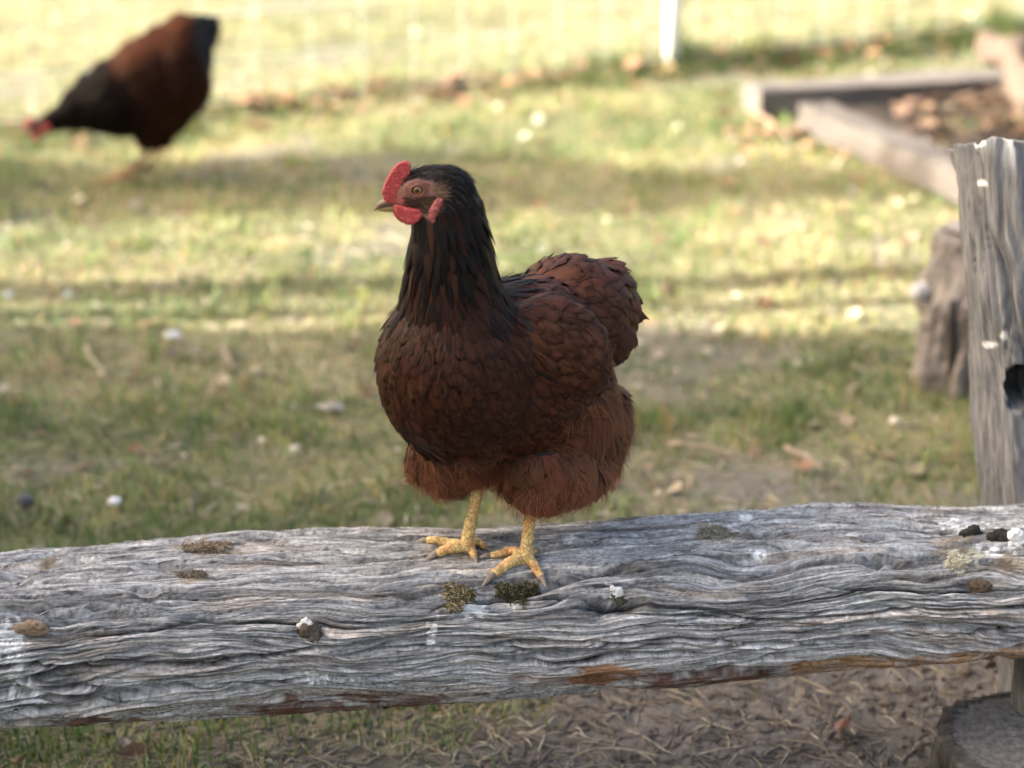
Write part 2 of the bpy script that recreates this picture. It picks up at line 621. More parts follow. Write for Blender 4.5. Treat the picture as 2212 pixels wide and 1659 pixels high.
for cx, cy, rx, ry in ((445, 1182, 62, 15), (100, 1205, 32, 9), (418, 1241, 42, 11), (1545, 1148, 45, 15), (2060, 1180, 42, 20), (980, 1192, 60, 12), (2180, 1215, 30, 14), (1850, 1165, 40, 8)):
    stain((cx, cy), rx, ry, FAWN, .8, int(cx - cy), .4, 1.2, .8)
for cx, cy, rx, ry in ((2070, 1213, 26, 22), (2110, 1196, 14, 8)):
    stain((cx, cy), rx, ry, (.62, .60, .46), .9, int(cx), .3, 1.6, .9)
# chalky bloom of lichen along the lower face
bloom = sstep(.05, .5, fbm(U * 18, wv * 75, 400, 4)) * sstep(.0, .5, fbm(U * 3.4, Vv * 6, 401, 2) + .45 * (lpy > 1340)) * .36
lc = lc * (1 - bloom[..., None]) + np.array([.52, .53, .53]) * bloom[..., None]

M_LOG, n, b = new_mat('weathered grey timber')
a = attr(n, 'col')
gr = attr(n, 'grain').outputs['Vector']
t1 = noise_node(n, 1.0, 5, .7, gr, (42, 640, 1))
t2 = noise_node(n, 1.0, 3, .6, gr, (210, 380, 1))
r1 = ramp(n, t1.outputs[0], [(.32, (.34,) * 3), (.48, (.95,) * 3), (.66, (1.45,) * 3)])
r2 = ramp(n, t2.outputs[0], [(.32, (.62,) * 3), (.48, (1.0,) * 3), (.68, (1.25,) * 3)])
c = mixc(n, a.outputs['Color'], r1.outputs[0], 1, 'MULTIPLY')
c = mixc(n, c, r2.outputs[0], 1, 'MULTIPLY')
n.links.new(c, b.inputs['Base Color'])
b.inputs['Roughness'].default_value = .85
b.inputs['Specular IOR Level'].default_value = .25
bump(n, b, t1.outputs[0], 1.0, .0022)

lf = grid_faces(len(us), len(ths), True)
log_root = empty('log_rail', (0, LOG_Y, 0))
tag(log_root, 'long weathered grey log rail with deep wavy grain and cracks', 'log rail')
lm = np_mesh('beam', P1.reshape(-1, 3), lf[:, ::-1], True, lc.reshape(-1, 3), {'grain': np.stack([U, wv, U * 0], -1).reshape(-1, 3)})
beam = link('beam', lm, M_LOG, log_root)
LOGBVH = BVHTree.FromPolygons([tuple(v) for v in P1.reshape(-1, 3)], [tuple(int(i) for i in f) for f in lf])


def on_log(px, py):
    h = LOGBVH.ray_cast(CAMV, ray(px, py).normalized())
    nrm = h[1]
    if nrm.dot(ray(px, py)) > 0:
        nrm = -nrm
    return h[0], nrm


def down_log(p):
    h = LOGBVH.ray_cast(Vector((p.x, p.y, 1.0)), Vector((0, 0, -1)))
    return h[0] if h[0] is not None else Vector((p.x, p.y, .28))


# ================================================================== supports, stump, posts
print('posts', round(time.perf_counter() - T0, 1))


def timber(name, p0, p1, wx, wy, rot, seed, mat, nu=90, nv=72, groove=.004, col=(.27, .265, .26), lean=1.0, top_slope=0.0, back_slope=0.0):
    """a weathered upright: a grid swept from p0 to p1 with split grain, closed with a rough top"""
    p0, p1 = Vector(p0), Vector(p1)
    L = (p1 - p0).length
    s = np.linspace(0, 1, nu)
    th = np.linspace(0, 2 * math.pi, nv, endpoint=False)
    S, T = np.meshgrid(s, th, indexing='ij')
    e = 4.0
    c_, s_ = np.cos(T), np.sin(T)
    rr = (np.abs(c_) ** e + np.abs(s_) ** e) ** (-1 / e)
    per = T / (2 * math.pi) * (wx + wy) * 4
    wob = per + .012 * pn(S * L * 6, per * 12, seed) + .004 * pn(S * L * 20, per * 40, seed + 1)
    g = fbm(S * L * 4, wob * 70, seed + 2, 3)
    crk = np.exp(-(np.abs(pn(S * L * 3, wob * 34, seed + 3)) / .06) ** 2)
    dd = groove * (g * .8 - 1.6 * crk * sstep(-.1, .4, pn(S * L * 3 + 9, wob * 8, seed + 4))) + .006 * fbm(S * L * 4, per * 5, seed + 5, 2)
    bx = (wx + dd) * rr * c_
    by = (wy + dd) * rr * s_
    xr = bx * math.cos(rot) - by * math.sin(rot)
    yr = bx * math.sin(rot) + by * math.cos(rot)
    base = np.array(p0)[None, None] + S[..., None] * np.array(p1 - p0)[None, None]
    zt = -(top_slope * (bx / wx)) * sstep(.93, 1, S) + .006 * fbm(T * 3, T * 0, seed + 7, 2) * (S > .985)
    zt = zt - back_slope * (by / wy) * sstep(.93, 1, S)
    V = base + np.stack([xr, yr, zt], -1)
    lumt = np.clip(0.95 + .48 * fbm(S * L * 12, wob * 260, seed + 8, 3) + .18 * fbm(S * L * 9, per * 9, seed + 9, 3), .4, 1.6) 
    C = lumt[..., None] * np.array(col)
    V = V.reshape(-1, 3)
    C = C.reshape(-1, 3)
    # rough top cap: inner rings
    F = [grid_faces(nu, nv, True)]
    last = (nu - 1) * nv
    ringV = V[last:last + nv]
    cenp = ringV.mean(0)
    start = len(V)
    prev = last
    for k, f in enumerate((.93, .75, .5, .25, .04)):
        rv = cenp + (ringV - cenp) * f
        rv[:, 2] = cenp[2] + (ringV[:, 2] - cenp[2]) * f - .004 + .006 * pn(rv[:, 0] * 60, rv[:, 1] * 60, seed + 11)
        V = np.concatenate([V, rv])
        C = np.concatenate([C, np.array(col) * (1.0 + .3 * pn(rv[:, 0] * 90, rv[:, 1] * 90, seed + 12))[:, None]])
        j = np.arange(nv)
        F.append(np.stack([prev + j, prev + (j + 1) % nv, start + (j + 1) % nv, start + j], 1))
        prev = start
        start += nv
    return np_mesh(name, V, np.concatenate(F)[:, ::-1], True, np.clip(C, .02, .9)), V


M_POST = attr_mat('weathered post wood', .88, .2, 1, .4, (90, 90, 12), .8, .003)
# support upright that stands on the low stump and carries the rail
sup = at_y(2240, 1530, 1.885)
me, _ = timber('support_post', (sup.x, 1.885, .0), (sup.x, 1.885, LZ[np.argmin(abs(us - .53))] - .045), .026, .026, .2, 800, M_POST, 40, 40, .002, (.17, .16, .15))
link('support_post', me, M_POST, log_root)
me, _ = timber('support_post', (-1.25, LOG_Y - .13, -.03), (-1.25, LOG_Y - .13, LZ[np.argmin(abs(us + 1.25))] - .04), .05, .05, .1, 801, M_POST, 40, 40, .003, (.2, .19, .18))
link('support_post', me, M_POST, log_root)

# leaning fence post behind the rail on the right
pb, pt = at_y(2150, 1085, 2.10), at_y(2078, 306, 2.17)
dirp = (pt - pb) / (pt.z - pb.z)
hw = .088
base_p = pb + dirp * (-.05 - pb.z) + Vector((hw, .0, 0))
top_p = pt + Vector((hw * .98, 0, 0))
me, pv = timber('leaning_post', base_p, top_p, hw, .075, R(9), 900, M_POST, 260, 240, .0085, (.170, .171, .175), back_slope=.024)
fp = link('fence_post', me, M_POST)
tag(fp, 'thick grey weathered post leaning behind the right end of the log rail', 'post')
# its knot hollow, pushed in with shade painted inside, and chalky marks on the wood
V = verts_np(me)
q = proj(V)
cc = np.empty(len(V) * 4, np.float32)
me.color_attributes['col'].data.foreach_get('color', cc)
cc = cc.reshape(-1, 4)
front = V[:, 1] < 2.14
kd = np.sqrt(((q[:, 0] - 2212) / 42) ** 2 + ((q[:, 1] - 845) / 55) ** 2) + .35 * pn(q[:, 0] / 30, q[:, 1] / 30, 5)
mk = (1 - sstep(.7, 1.1, kd)) * front
V[:, 1] += mk * .07
cc[:, :3] *= (1 - .35 * mk[:, None])
for (cx, cy, rx, ry) in ((2140, 745, 17, 7), (2122, 395, 11, 7), (2170, 725, 9, 12), (2100, 310, 30, 8)):
    d = np.sqrt(((q[:, 0] - cx) / rx) ** 2 + ((q[:, 1] - cy) / ry) ** 2) + .4 * pn(q[:, 0] / 12, q[:, 1] / 12, 9)
    m_ = ((1 - sstep(.75, 1.15, d)) * front)[:, None]
    cc[:, :3] = cc[:, :3] * (1 - m_) + np.array([.7, .7, .68]) * m_
put_verts(me, V)
me.color_attributes['col'].data.foreach_set('color', cc.ravel())


def stump(name, c, r, h, seed, bark_c, top_c, bark_t=.012, wobble=.08, nv=160, nz=60, crown=0.0, pith=True, flare=.1):
    """sawn log end standing on the ground: ridged bark and a sawn face, two parts"""
    c = Vector(c)
    th = np.linspace(0, 2 * math.pi, nv, endpoint=False)
    zz = np.linspace(0, 1, nz)
    Zs, T = np.meshgrid(zz, th, indexing='ij')
    base = r * (1 + wobble * pn(np.cos(T) * 1.5 + 5, np.sin(T) * 1.5 + seed, seed) + flare * (1 - Zs) ** 3)
    per = T * r
    wob = per + .01 * pn(Zs * h * 10, per * 14, seed + 1)
    ridge = np.abs(pn(Zs * h * 9, wob * 55, seed + 2)) * 1.3 + .4 * fbm(Zs * h * 40, wob * 130, seed + 3, 3)
    cover = sstep(-.25, .15, pn(np.cos(T) * 2.1 + 3, Zs * 3 + np.sin(T) * 2, seed + 4) + .25)
    rad = base + bark_t * (ridge * cover - .2) - .012 * sstep(.96, 1, Zs) - crown * sstep(.55, 1, Zs) ** 2
    V = np.stack([c.x + rad * np.cos(T), c.y + rad * np.sin(T), c.z - .03 + Zs * (h + .03)], -1)
    lumb = np.clip(.75 + .5 * ridge + .25 * fbm(Zs * h * 30, wob * 60, seed + 6, 3), .3, 1.8)
    C = lumb[..., None] * np.array(bark_c)
    side = np_mesh('bark', V.reshape(-1, 3), grid_faces(nz, nv, True)[:, ::-1], True, C.reshape(-1, 3))
    rim = V[-1]
    cen_ = rim.mean(0)
    fr = np.linspace(1.0, 0.0, 44)
    TV = cen_ + (rim[None] - cen_) * np.maximum(fr, .001)[:, None, None]
    xx, yy = TV[..., 0], TV[..., 1]
    rad_ = np.hypot(xx - cen_[0], yy - cen_[1])
    TV[..., 2] = cen_[2] - .0005 + (.0011 * fbm(xx * 130, yy * 130, seed + 8, 3) + .0025 * fbm(xx * 14, yy * 14, seed + 9, 2)) * sstep(0, .08, 1 - fr)[:, None]
    TV[..., 2] += crown * .9 * (1 - (rad_ / (rad_.max() + 1e-6)) ** 2)
    rings = np.sin(rad_ * 900 + 3 * pn(xx * 20, yy * 20, seed + 3)) * .07
    Ct = np.array(top_c) * np.clip(1 + .35 * fbm(xx * 110, yy * 110, seed + 10, 4) + rings, .4, 1.7)[..., None]
    edge = sstep(.93, .97, fr)[:, None, None]
    Ct = Ct * (1 - .35 * edge)
    face = np_mesh('sawn_face', TV.reshape(-1, 3), grid_faces(44, nv, True)[:, ::-1], True, Ct.reshape(-1, 3))
    root = empty(name, (c.x, c.y, c.z))
    link('bark', side, attr_mat(name + ' bark', .92, .15, 90, .45, (1, 1, .35), .9, .004), root)
    link('sawn_face', face, attr_mat(name + ' sawn face', .93, .15, 320, .35, None, .9, .0016), root)
    return root


sz_top = .088
sc_ = at_z(2238, 1592, sz_top)
st1 = stump('low_stump', (sc_.x, sc_.y, -.01), .102, sz_top + .01, 500, (.085, .078, .072), (.175, .165, .155), .011, .05)
tag(st1, 'low sawn stump with dusty grey top under the right end of the log rail', 'stump')

g2 = at_z(2150, 860, 0)
st2 = stump('tree_stump', (g2.x + .02, g2.y + .11, -.012), .118, .265, 520, (.19, .17, .16), (.26, .24, .225), .018, .10, crown=.02, flare=.0)
tag(st2, 'brown stump with split bark standing on the grass behind the leaning post', 'stump')
# a broken branch stub on its left side and the dark split down its bark
bm = bmesh.new()
q1 = at_y(2015, 632, g2.y + .11)
q0 = at_y(1972, 628, g2.y + .10)
add_tube(bm, [q1 + Vector((.03, 0, 0)), q1, q0], [.022, .019, .015], 10)
me = remesh(bm, .004, 3)
noise_disp(me, 60, .004, 3)
set_col(me, np.array([.46, .45, .45]))
link('branch_stub', me, M_POST, st2)
bm = bmesh.new()
yy_ = g2.y - .002
pts = [at_y(x, y, yy_) for x, y in ((2060, 650), (2055, 700), (2058, 760), (2050, 815))]
add_tube(bm, pts, [.006, .012, .011, .004], 8, True, .8)
me = bm_mesh(bm, 'split')
set_col(me, np.array([.03, .026, .024]))
link('bark_split', me, M_POST, st2)

# ================================================================== raised bed at the back right
print('bed', round(time.perf_counter() - T0, 1))
M_SLEEP = attr_mat('pale garden sleeper', .9, .15, 1, .35, (14, 140, 140), .6, .004)
bed = empty('garden_bed', at_z(1900, 250, 0))
tag(bed, 'low garden bed framed with pale timber sleepers at the back right', 'garden bed')


def sleeper(px0, px1, width, hgt, seed, c, name='sleeper', ext0=0, ext1=0):
    a_, b_ = at_z(*px0, hgt), at_z(*px1, hgt)
    a_.z = b_.z = 0
    d = (b_ - a_).normalized()
    a_ = a_ - d * ext0
    b_ = b_ + d * ext1
    L = (b_ - a_).length
    nrm = Vector((-d.y, d.x, 0))
    nu_ = 60
    prof = [(-.5, -.02), (-.5, .0), (-.5, .5), (-.49, .92), (-.45, 1), (-.2, 1.0), (.2, 1.0), (.45, 1), (.49, .92), (.5, .5), (.5, 0), (.5, -.02)]
    V, C = [], []
    for i in range(nu_):
        s = i / (nu_ - 1)
        for k, (y, z) in enumerate(prof):
            wob = .008 * mnoise.noise(Vector((s * L * 3, k * .7, seed))) + .004 * mnoise.noise(Vector((s * L * 14, k * 1.7, seed + 9)))
            p = a_ + d * (L * s) + nrm * ((y + (wob if abs(y) > .4 else 0) / width) * width)
            V.append((p.x, p.y, z * hgt + (wob if z > .5 else 0)))
            C.append(np.array(c) * (1 + .25 * mnoise.noise(Vector((s * L * 5, k * 3.0, seed + 4)))))
    np_ = len(prof)
    F = []
    for i in range(nu_ - 1):
        for k in range(np_ - 1):
            F.append((i * np_ + k, i * np_ + k + 1, (i + 1) * np_ + k + 1, (i + 1) * np_ + k))
    me = bpy.data.meshes.new(name)
    F.append(tuple(range(np_))[::-1])
    F.append(tuple(range((nu_ - 1) * np_, nu_ * np_)))
    me.from_pydata(V, [], F)
    set_col(me, np.array(C))
    me.update()
    return link(name, me, M_SLEEP, bed)


sleeper((1625, 186), (2212, 152), .12, .07, 1, (.150, .132, .118), ext1=.5)
sleeper((1760, 222), (2050, 345), .095, .065, 2, (.105, .092, .082), ext1=.5)
# soil inside the frame
bsoil = [at_z(1790, 214, .03), at_z(2300, 180, .03), at_z(2500, 400, .03), at_z(2090, 352, .03)]
nn = 40
V = []
for i in range(nn):
    for j in range(nn):
        u_, v_ = i / (nn - 1), j / (nn - 1)
        p = (bsoil[0] * (1 - u_) + bsoil[1] * u_) * (1 - v_) + (bsoil[3] * (1 - u_) + bsoil[2] * u_) * v_
        V.append((p.x, p.y, .012 + .03 * mnoise.noise(Vector((p.x * 9, p.y * 9, 2)))))
me = np_mesh('bed_soil', np.array(V), grid_faces(nn, nn), True, np.array([.05, .04, .034]))
link('bed_soil', me, M_GROUND, bed)
# weathered log end lying on the far corner
bm = bmesh.new()
e0, e1, e2, e3 = at_z(2135, 100, .17), at_z(2188, 116, .17), at_z(2212, 168, .14), at_z(2235, 235, .10)
add_tube(bm, [e0 + Vector((-.02, .02, 0)), e0, e1, e2, e3], [.022, .04, .048, .045, .04], 14)
me = remesh(bm, .012, 3)
noise_disp(me, 14, .02, 5)
set_col(me, np.array([.12, .09, .07]))
o = link('bent_log', me, M_SLEEP)
tag(o, 'short bent pale log lying over the far corner of the garden bed', 'log')

# ================================================================== netting fence
print('net', round(time.perf_counter() - T0, 1))
M_WHITE, n, b = new_mat('white plastic')
b.inputs['Base Color'].default_value = (.82, .84, .84, 1)
b.inputs['Roughness'].default_value = .45
M_STRAND, n, b = new_mat('pale net strand')
b.inputs['Base Color'].default_value = (.74, .80, .82, 1)
b.inputs['Roughness'].default_value = .5
fence = empty('netting_fence', (FEN_A.x, FEN_A.y, 0))
tag(fence, 'white electric poultry netting with a white plastic post', 'fence')
fd = (FEN_B - FEN_A)
fd.z = 0
fd.normalize()


def on_fence(s):
    return FEN_A + fd * s


s_post = min((k * .01 for k in range(400)), key=lambda s_: abs(proj([tuple(on_fence(s_))])[0, 0] - 1450))
for s in (s_post - 3.0, s_post, s_post + 3.0):
    p = on_fence(s)
    bm = bmesh.new()
    add_tube(bm, [(p.x, p.y, -.05), (p.x, p.y, .3), (p.x, p.y, .9), (p.x, p.y, 1.08)], [.024, .024, .023, .022], 14)
    add_tube(bm, [(p.x, p.y, 1.06), (p.x, p.y, 1.10)], [.03, .026], 14)
    for zc in (.25, .5, .75, 1.0):
        add_tube(bm, [(p.x, p.y, zc), (p.x, p.y, zc + .012)], [.028, .028], 14)
    link('post', bm_mesh(bm, 'post'), M_WHITE, fence)
S0, S1 = s_post - 3.2, s_post + 3.2
for k, zc in enumerate((.03, .15, .27, .40, .54, .68, .84, 1.02)):
    bm = bmesh.new()
    pts, nseg = [], 28
    for i in range(nseg + 1):
        p = on_fence(S0 + (S1 - S0) * i / nseg)
        sag = .02 * math.sin((i / nseg) * 12.1 + k)
        pts.append((p.x, p.y, zc + sag * .4))
    add_tube(bm, pts, .0012 if k else .0018, 5, False)
    link('net_strand', bm_mesh(bm, 'net_strand'), M_STRAND, fence)
for i in range(42):
    s = S0 + (S1 - S0) * (i + .5) / 42
    p = on_fence(s)
    bm = bmesh.new()
    add_tube(bm, [(p.x, p.y, .0), (p.x + .006 * math.sin(i * 3.1), p.y, .5), (p.x, p.y, 1.03)], .0009, 5, False)
    link('net_stay', bm_mesh(bm, 'net_stay'), M_STRAND, fence)

# ================================================================== off-frame things that throw the shade
print('shade', round(time.perf_counter() - T0, 1))
M_SHED = simple_mat('shed boards', (.16, .14, .12), (.25, .22, .19), 6, .85, .4, .01, 5, (1, 12, 1))
M_TIN = simple_mat('dull roof sheet', (.25, .26, .27), (.36, .37, .38), 5, .5, .2, .005)
EAVE, SHX = 3.03, -4.0
edge = at_z(0, 762, 0)
tanaz = SUN_DIR.y / SUN_DIR.x
y_corner = edge.y + (SHX - edge.x) * tanaz
shed = empty('garden_shed', (SHX - 1.2, y_corner - 3, 0))
tag(shed, 'timber garden shed standing left of the log rail, outside the picture', 'shed')
hgt = EAVE - .06
for k in range(40):           # wall boards along the side that faces the yard
    bm = bmesh.new()
    y1 = y_corner - .15 * k
    bmesh.ops.create_cube(bm, size=1, matrix=Matrix.Translation((SHX - .012 - .004 * (k % 2), y1 - .075, hgt / 2)) @ Matrix.Diagonal((.022, .148, hgt, 1)))
    link('board', bm_mesh(bm, 'board', False), M_SHED, shed)
bm = bmesh.new()
bmesh.ops.create_cube(bm, size=1, matrix=Matrix.Translation((SHX - 1.25, y_corner - 3.0, hgt / 2)) @ Matrix.Diagonal((2.40, 5.96, hgt - .01, 1)))
link('wall', bm_mesh(bm, 'wall', False), M_SHED, shed)
bm = bmesh.new()
bmesh.ops.create_cube(bm, size=1, matrix=Matrix.Translation((SHX - 1.25, y_corner - 3.0, hgt + .03)) @ Matrix.Diagonal((2.62, 6.0, .06, 1)))
link('roof', bm_mesh(bm, 'roof', False), M_TIN, shed)

M_BARK = simple_mat('tree bark', (.10, .085, .07), (.22, .19, .16), 25, .9, .8, .01, 5, (1, 1, .3))
M_LEAFG = attr_mat('tree leaves', .5, .3, 20, .2, None, .1, .001, .3)


def shadow_y(px, py, x):
    """ground line through a survey pixel, followed towards the sun to abscissa x"""
    g = at_z(px, py, 0)
    return g.y + (x - g.x) * tanaz


def tree(name, x, y, h, r, limbs, leaves, label, spread, zlo, seed, lsize=.05):
    rs = random.Random(seed)
    root = empty(name, (x, y, 0))
    bm = bmesh.new()
    pts = [Vector((x + .04 * h * .1 * math.sin(i * 1.3 + seed), y + .012 * math.sin(i * 2.1 + seed), -.05 + h * i / 8)) for i in range(9)]
    add_tube(bm, pts, [r * (1.15 - .95 * i / 8) for i in range(9)], 10)
    tips = []
    for k in range(limbs):
        i = rs.randint(4, 7)
        p = pts[i]
        az = rs.uniform(0, 2 * math.pi)
        d = Vector((math.cos(az) * spread, math.sin(az) * spread * .4, rs.uniform(.2, .9)))
        q = [p, p + d * .35 + Vector((0, 0, .05)), p + d * .7 + Vector((0, 0, .1)), p + d]
        add_tube(bm, q, [r * .42, r * .3, r * .2, r * .08], 6)
        tips += q[1:]
    link('trunk', bm_mesh(bm, 'trunk'), M_BARK, root)
    if leaves:
        V, F, C = [], [], []
        for k in range(leaves):
            t = rs.choice(tips) + Vector((rs.gauss(0, .14), rs.gauss(0, .075), rs.gauss(0, .12)))
            if t.z < zlo:
                continue
            a1 = Vector((rs.gauss(0, 1), rs.gauss(0, 1), rs.gauss(0, .7))).normalized()
            a2 = a1.cross(Vector((rs.gauss(0, 1), rs.gauss(0, 1), rs.gauss(0, 1)))).normalized()
            s = lsize * rs.uniform(.6, 1.2)
            i0 = len(V)
            V += [t - a1 * s, t + a2 * s * .35, t + a1 * s, t - a2 * s * .35]
            F.append((i0, i0 + 1, i0 + 2, i0 + 3))
            g = rs.uniform(.7, 1.3)
            C += [np.array((.07 * g, .10 * g, .03 * g))] * 4
        me = np_mesh('crown', np.array([tuple(v) for v in V]), np.array(F), False, np.array(C))
        link('crown', me, M_LEAFG, root)
    tag(root, label, 'tree', 'trees left of the yard')
    return root


tree('slender_tree', -3.4, shadow_y(1000, 657, -3.4), 3.4, .042, 0, 0, 'thin bare tree trunk just beyond the shed corner, outside the picture', .1, 1, 3)
tree('slender_tree', -3.0, shadow_y(1000, 603, -3.0), 3.4, .078, 0, 0, 'second thin bare trunk from the shed corner, outside the picture', .1, 1, 4)
tree('shade_tree', -5.4, shadow_y(300, 392, -5.4), 2.5, .10, 16, 17000, 'small dense leafy tree left of the yard beyond the shed, outside the picture', .34, 1.9, 6, .05)

# ================================================================== HENS
print('hen', round(time.perf_counter() - T0, 1))
M_FEA, n, b = new_mat('hen feathers')
a = attr(n, 'col')
fu = attr(n, 'fuv').outputs['Vector']
sep = N(n, 'ShaderNodeSeparateXYZ')
n.links.new(fu, sep.inputs[0])
tb = noise_node(n, 1.0, 3, .6, fu, (5, 26, 40))          # barbs run out from the shaft
rb = ramp(n, tb.outputs[0], [(.25, (.62,) * 3), (.75, (1.35,) * 3)])
c = mixc(n, a.outputs['Color'], rb.outputs[0], 1, 'MULTIPLY')
n.links.new(c, b.inputs['Base Color'])
b.inputs['Roughness'].default_value = .48
b.inputs['Specular IOR Level'].default_value = .13
bump(n, b, tb.outputs[0], .5, .0009)
M_SKIN = attr_mat('hen skin', .55, .35, 420, .22, None, .7, .0010)


def feather_set(name, P, Nn, D, L, W, colr, kind, lift, bend, seed, embed=.0008, cup=.28, rim_shade=.0, s0=.45):
    """overlapping feathers as one mesh: P base points, Nn normals, D directions"""
    g_ = np.random.default_rng(seed)
    m = len(P)
    D = D - (D * Nn).sum(1, keepdims=True) * Nn
    D /= np.linalg.norm(D, axis=1, keepdims=True) + 1e-9
    T = np.cross(Nn, D)
    if kind == 'round':
        S = np.array([0, .22, .45, .65, .80, .92, 1.0])
        prof = np.array([.35, .75, .96, 1.0, .92, .70, .26])
    elif kind == 'lance':
        S = np.array([0, .2, .42, .62, .8, .92, 1.0])
        prof = np.array([.5, .9, 1.0, .86, .58, .30, .03])
    else:
        S = np.array([0, .25, .5, .75, .9, 1.0])
        prof = np.array([.6, .9, 1.0, .95, .75, .25])
    Wc = np.array([-1, -.55, 0, .55, 1.0])
    ns, nw = len(S), len(Wc)
    tw = g_.normal(0, .10, m)
    lift = lift * g_.uniform(.6, 1.4, m)
    s = S[None, :, None]
    ww = Wc[None, None, :]
    jag = 1 + .14 * g_.normal(0, 1, (m, ns, nw)) * (np.abs(ww) > .9)
    half = (W[:, None] * prof[None])[:, :, None] * ww * jag
    along = L[:, None, None] * (s + 0 * ww) + L[:, None, None] * .05 * g_.normal(0, 1, (m, ns, nw)) * (s > .75)
    h = -embed + L[:, None, None] * (lift[:, None, None] * s) - (L[:, None, None] * (s - s0)) ** 2 / (2 * bend)
    h = h - cup * np.abs(half) ** 2 / (W[:, None, None] + 1e-9) + tw[:, None, None] * half
    V = P[:, None, None] + D[:, None, None] * along[..., None] + T[:, None, None] * half[..., None] + Nn[:, None, None] * h[..., None]
    base = (np.arange(m) * ns * nw)[:, None]
    F = (base[:, :, None] + grid_faces(ns, nw)[None]).reshape(-1, 4)
    C = colr[:, None, None, :] * np.ones((1, ns, nw, 1))
    C = C * (1 + .22 * (np.abs(ww[..., None]) < .1)) * (1 - rim_shade * np.clip((s[..., None] > .9) * 1.0 + (np.abs(ww[..., None]) > .9) * (s[..., None] > .3), 0, 1))  # tips and rims coloured darker to stand for shadow between overlapping feathers
    seedv = g_.uniform(0, 50, m)
    fuv = np.stack([np.broadcast_to(s, (m, ns, nw)), np.broadcast_to(ww, (m, ns, nw)) + 0, np.broadcast_to(seedv[:, None, None], (m, ns, nw))], -1)
    fuv = fuv.copy()
    fuv[..., 0] = fuv[..., 0] * 2 - np.abs(fuv[..., 1]) * .8
    return np_mesh(name, V.reshape(-1, 3), F, True, C.reshape(-1, 3), {'fuv': fuv.reshape(-1, 3)})


def down_set(name, P, Nn, D, L, W, colr, lift, seed, bend=.06, curl=.25):
    """soft hairy down: thin bent blades"""
    g_ = np.random.default_rng(seed)
    m = len(P)
    D = D + g_.normal(0, .16, (m, 3))
    D = D - (D * Nn).sum(1, keepdims=True) * Nn
    D /= np.linalg.norm(D, axis=1, keepdims=True) + 1e-9
    T = np.cross(Nn, D)
    S = np.array([0, .35, .7, 1.0])
    wd = np.array([1, .9, .6, .05])
    lf_ = lift * g_.uniform(.4, 1.6, m)
    cu = g_.normal(0, curl, m)
    V = np.zeros((m, 4, 2, 3))
    for i, s in enumerate(S):
        ls = L * s
        c0 = P + D * ls[:, None] + T * (cu * ls * s)[:, None] + Nn * (-.001 + lf_ * ls - ls ** 2 / (2 * bend))[:, None]
        for j, sg in ((0, -1), (1, 1)):
            V[:, i, j] = c0 + T * (W * wd[i] * sg)[:, None] + Nn * (W * .3 * sg * wd[i])[:, None]
    o = (np.arange(m) * 8)[:, None, None]
    F = (o + np.array([[0, 1, 3, 2], [2, 3, 5, 4], [4, 5, 7, 6]])[None]).reshape(-1, 4)
    C = colr[:, None, None] * np.array([.8, .95, 1.05, 1.15])[None, :, None, None] * np.ones((1, 1, 2, 1))
    fuv = np.zeros((m, 4, 2, 3))
    fuv[..., 2] = g_.uniform(0, 50, m)[:, None, None]
    return np_mesh(name, V.reshape(-1, 3), F, True, C.reshape(-1, 3), {'fuv': fuv.reshape(-1, 3)})


def surf_samples(me, n_, seed):
    """random points on a mesh by area with smooth normals"""
    g_ = np.random.default_rng(seed)
    me.calc_loop_triangles()
    t = np.empty(len(me.loop_triangles) * 3, np.int32)
    me.loop_triangles.foreach_get('vertices', t)
    t = t.reshape(-1, 3)
    V, Nn = verts_np(me), normals_np(me)
    A, B, C = V[t[:, 0]], V[t[:, 1]], V[t[:, 2]]
    ar = np.linalg.norm(np.cross(B - A, C - A), axis=1)
    k = g_.choice(len(t), n_, p=ar / ar.sum())
    u, v = g_.random(n_), g_.random(n_)
    f = u + v > 1
    u[f], v[f] = 1 - u[f], 1 - v[f]
    w0 = 1 - u - v
    P = A[k] * w0[:, None] + B[k] * u[:, None] + C[k] * v[:, None]
    NN = Nn[t[k, 0]] * w0[:, None] + Nn[t[k, 1]] * u[:, None] + Nn[t[k, 2]] * v[:, None]
    NN /= np.linalg.norm(NN, axis=1, keepdims=True)
    return P, NN


def thin(P, rad):
    """dart throwing: keep points at least rad apart (rad per point)"""
    cell = float(rad.max())
    grid = {}
    keep = []
    ci = np.floor(P / cell).astype(int)
    for i in range(len(P)):
        cx, cy, cz = ci[i]
        p = P[i]
        r2 = rad[i] ** 2
        ok = True
        for dx in (-1, 0, 1):
            for dy in (-1, 0, 1):
                for dz in (-1, 0, 1):
                    for q in grid.get((cx + dx, cy + dy, cz + dz), ()):
                        if (q[0] - p[0]) ** 2 + (q[1] - p[1]) ** 2 + (q[2] - p[2]) ** 2 < r2:
                            ok = False
                            break
                    if not ok:
                        break
                if not ok:
                    break
            if not ok:
                break
        if ok:
            grid.setdefault((cx, cy, cz), []).append((p[0], p[1], p[2]))
            keep.append(i)
    return np.array(keep)


def in_poly(q, poly):
    x, y = q[:, 0], q[:, 1]
    r = np.zeros(len(q), bool)
    pj = poly[-1]
    for pi in poly:
        c = ((pi[1] > y) != (pj[1] > y)) & (x < (pj[0] - pi[0]) * (y - pi[1]) / (pj[1] - pi[1] + 1e-9) + pi[0])
        r ^= c
        pj = pi
    return r


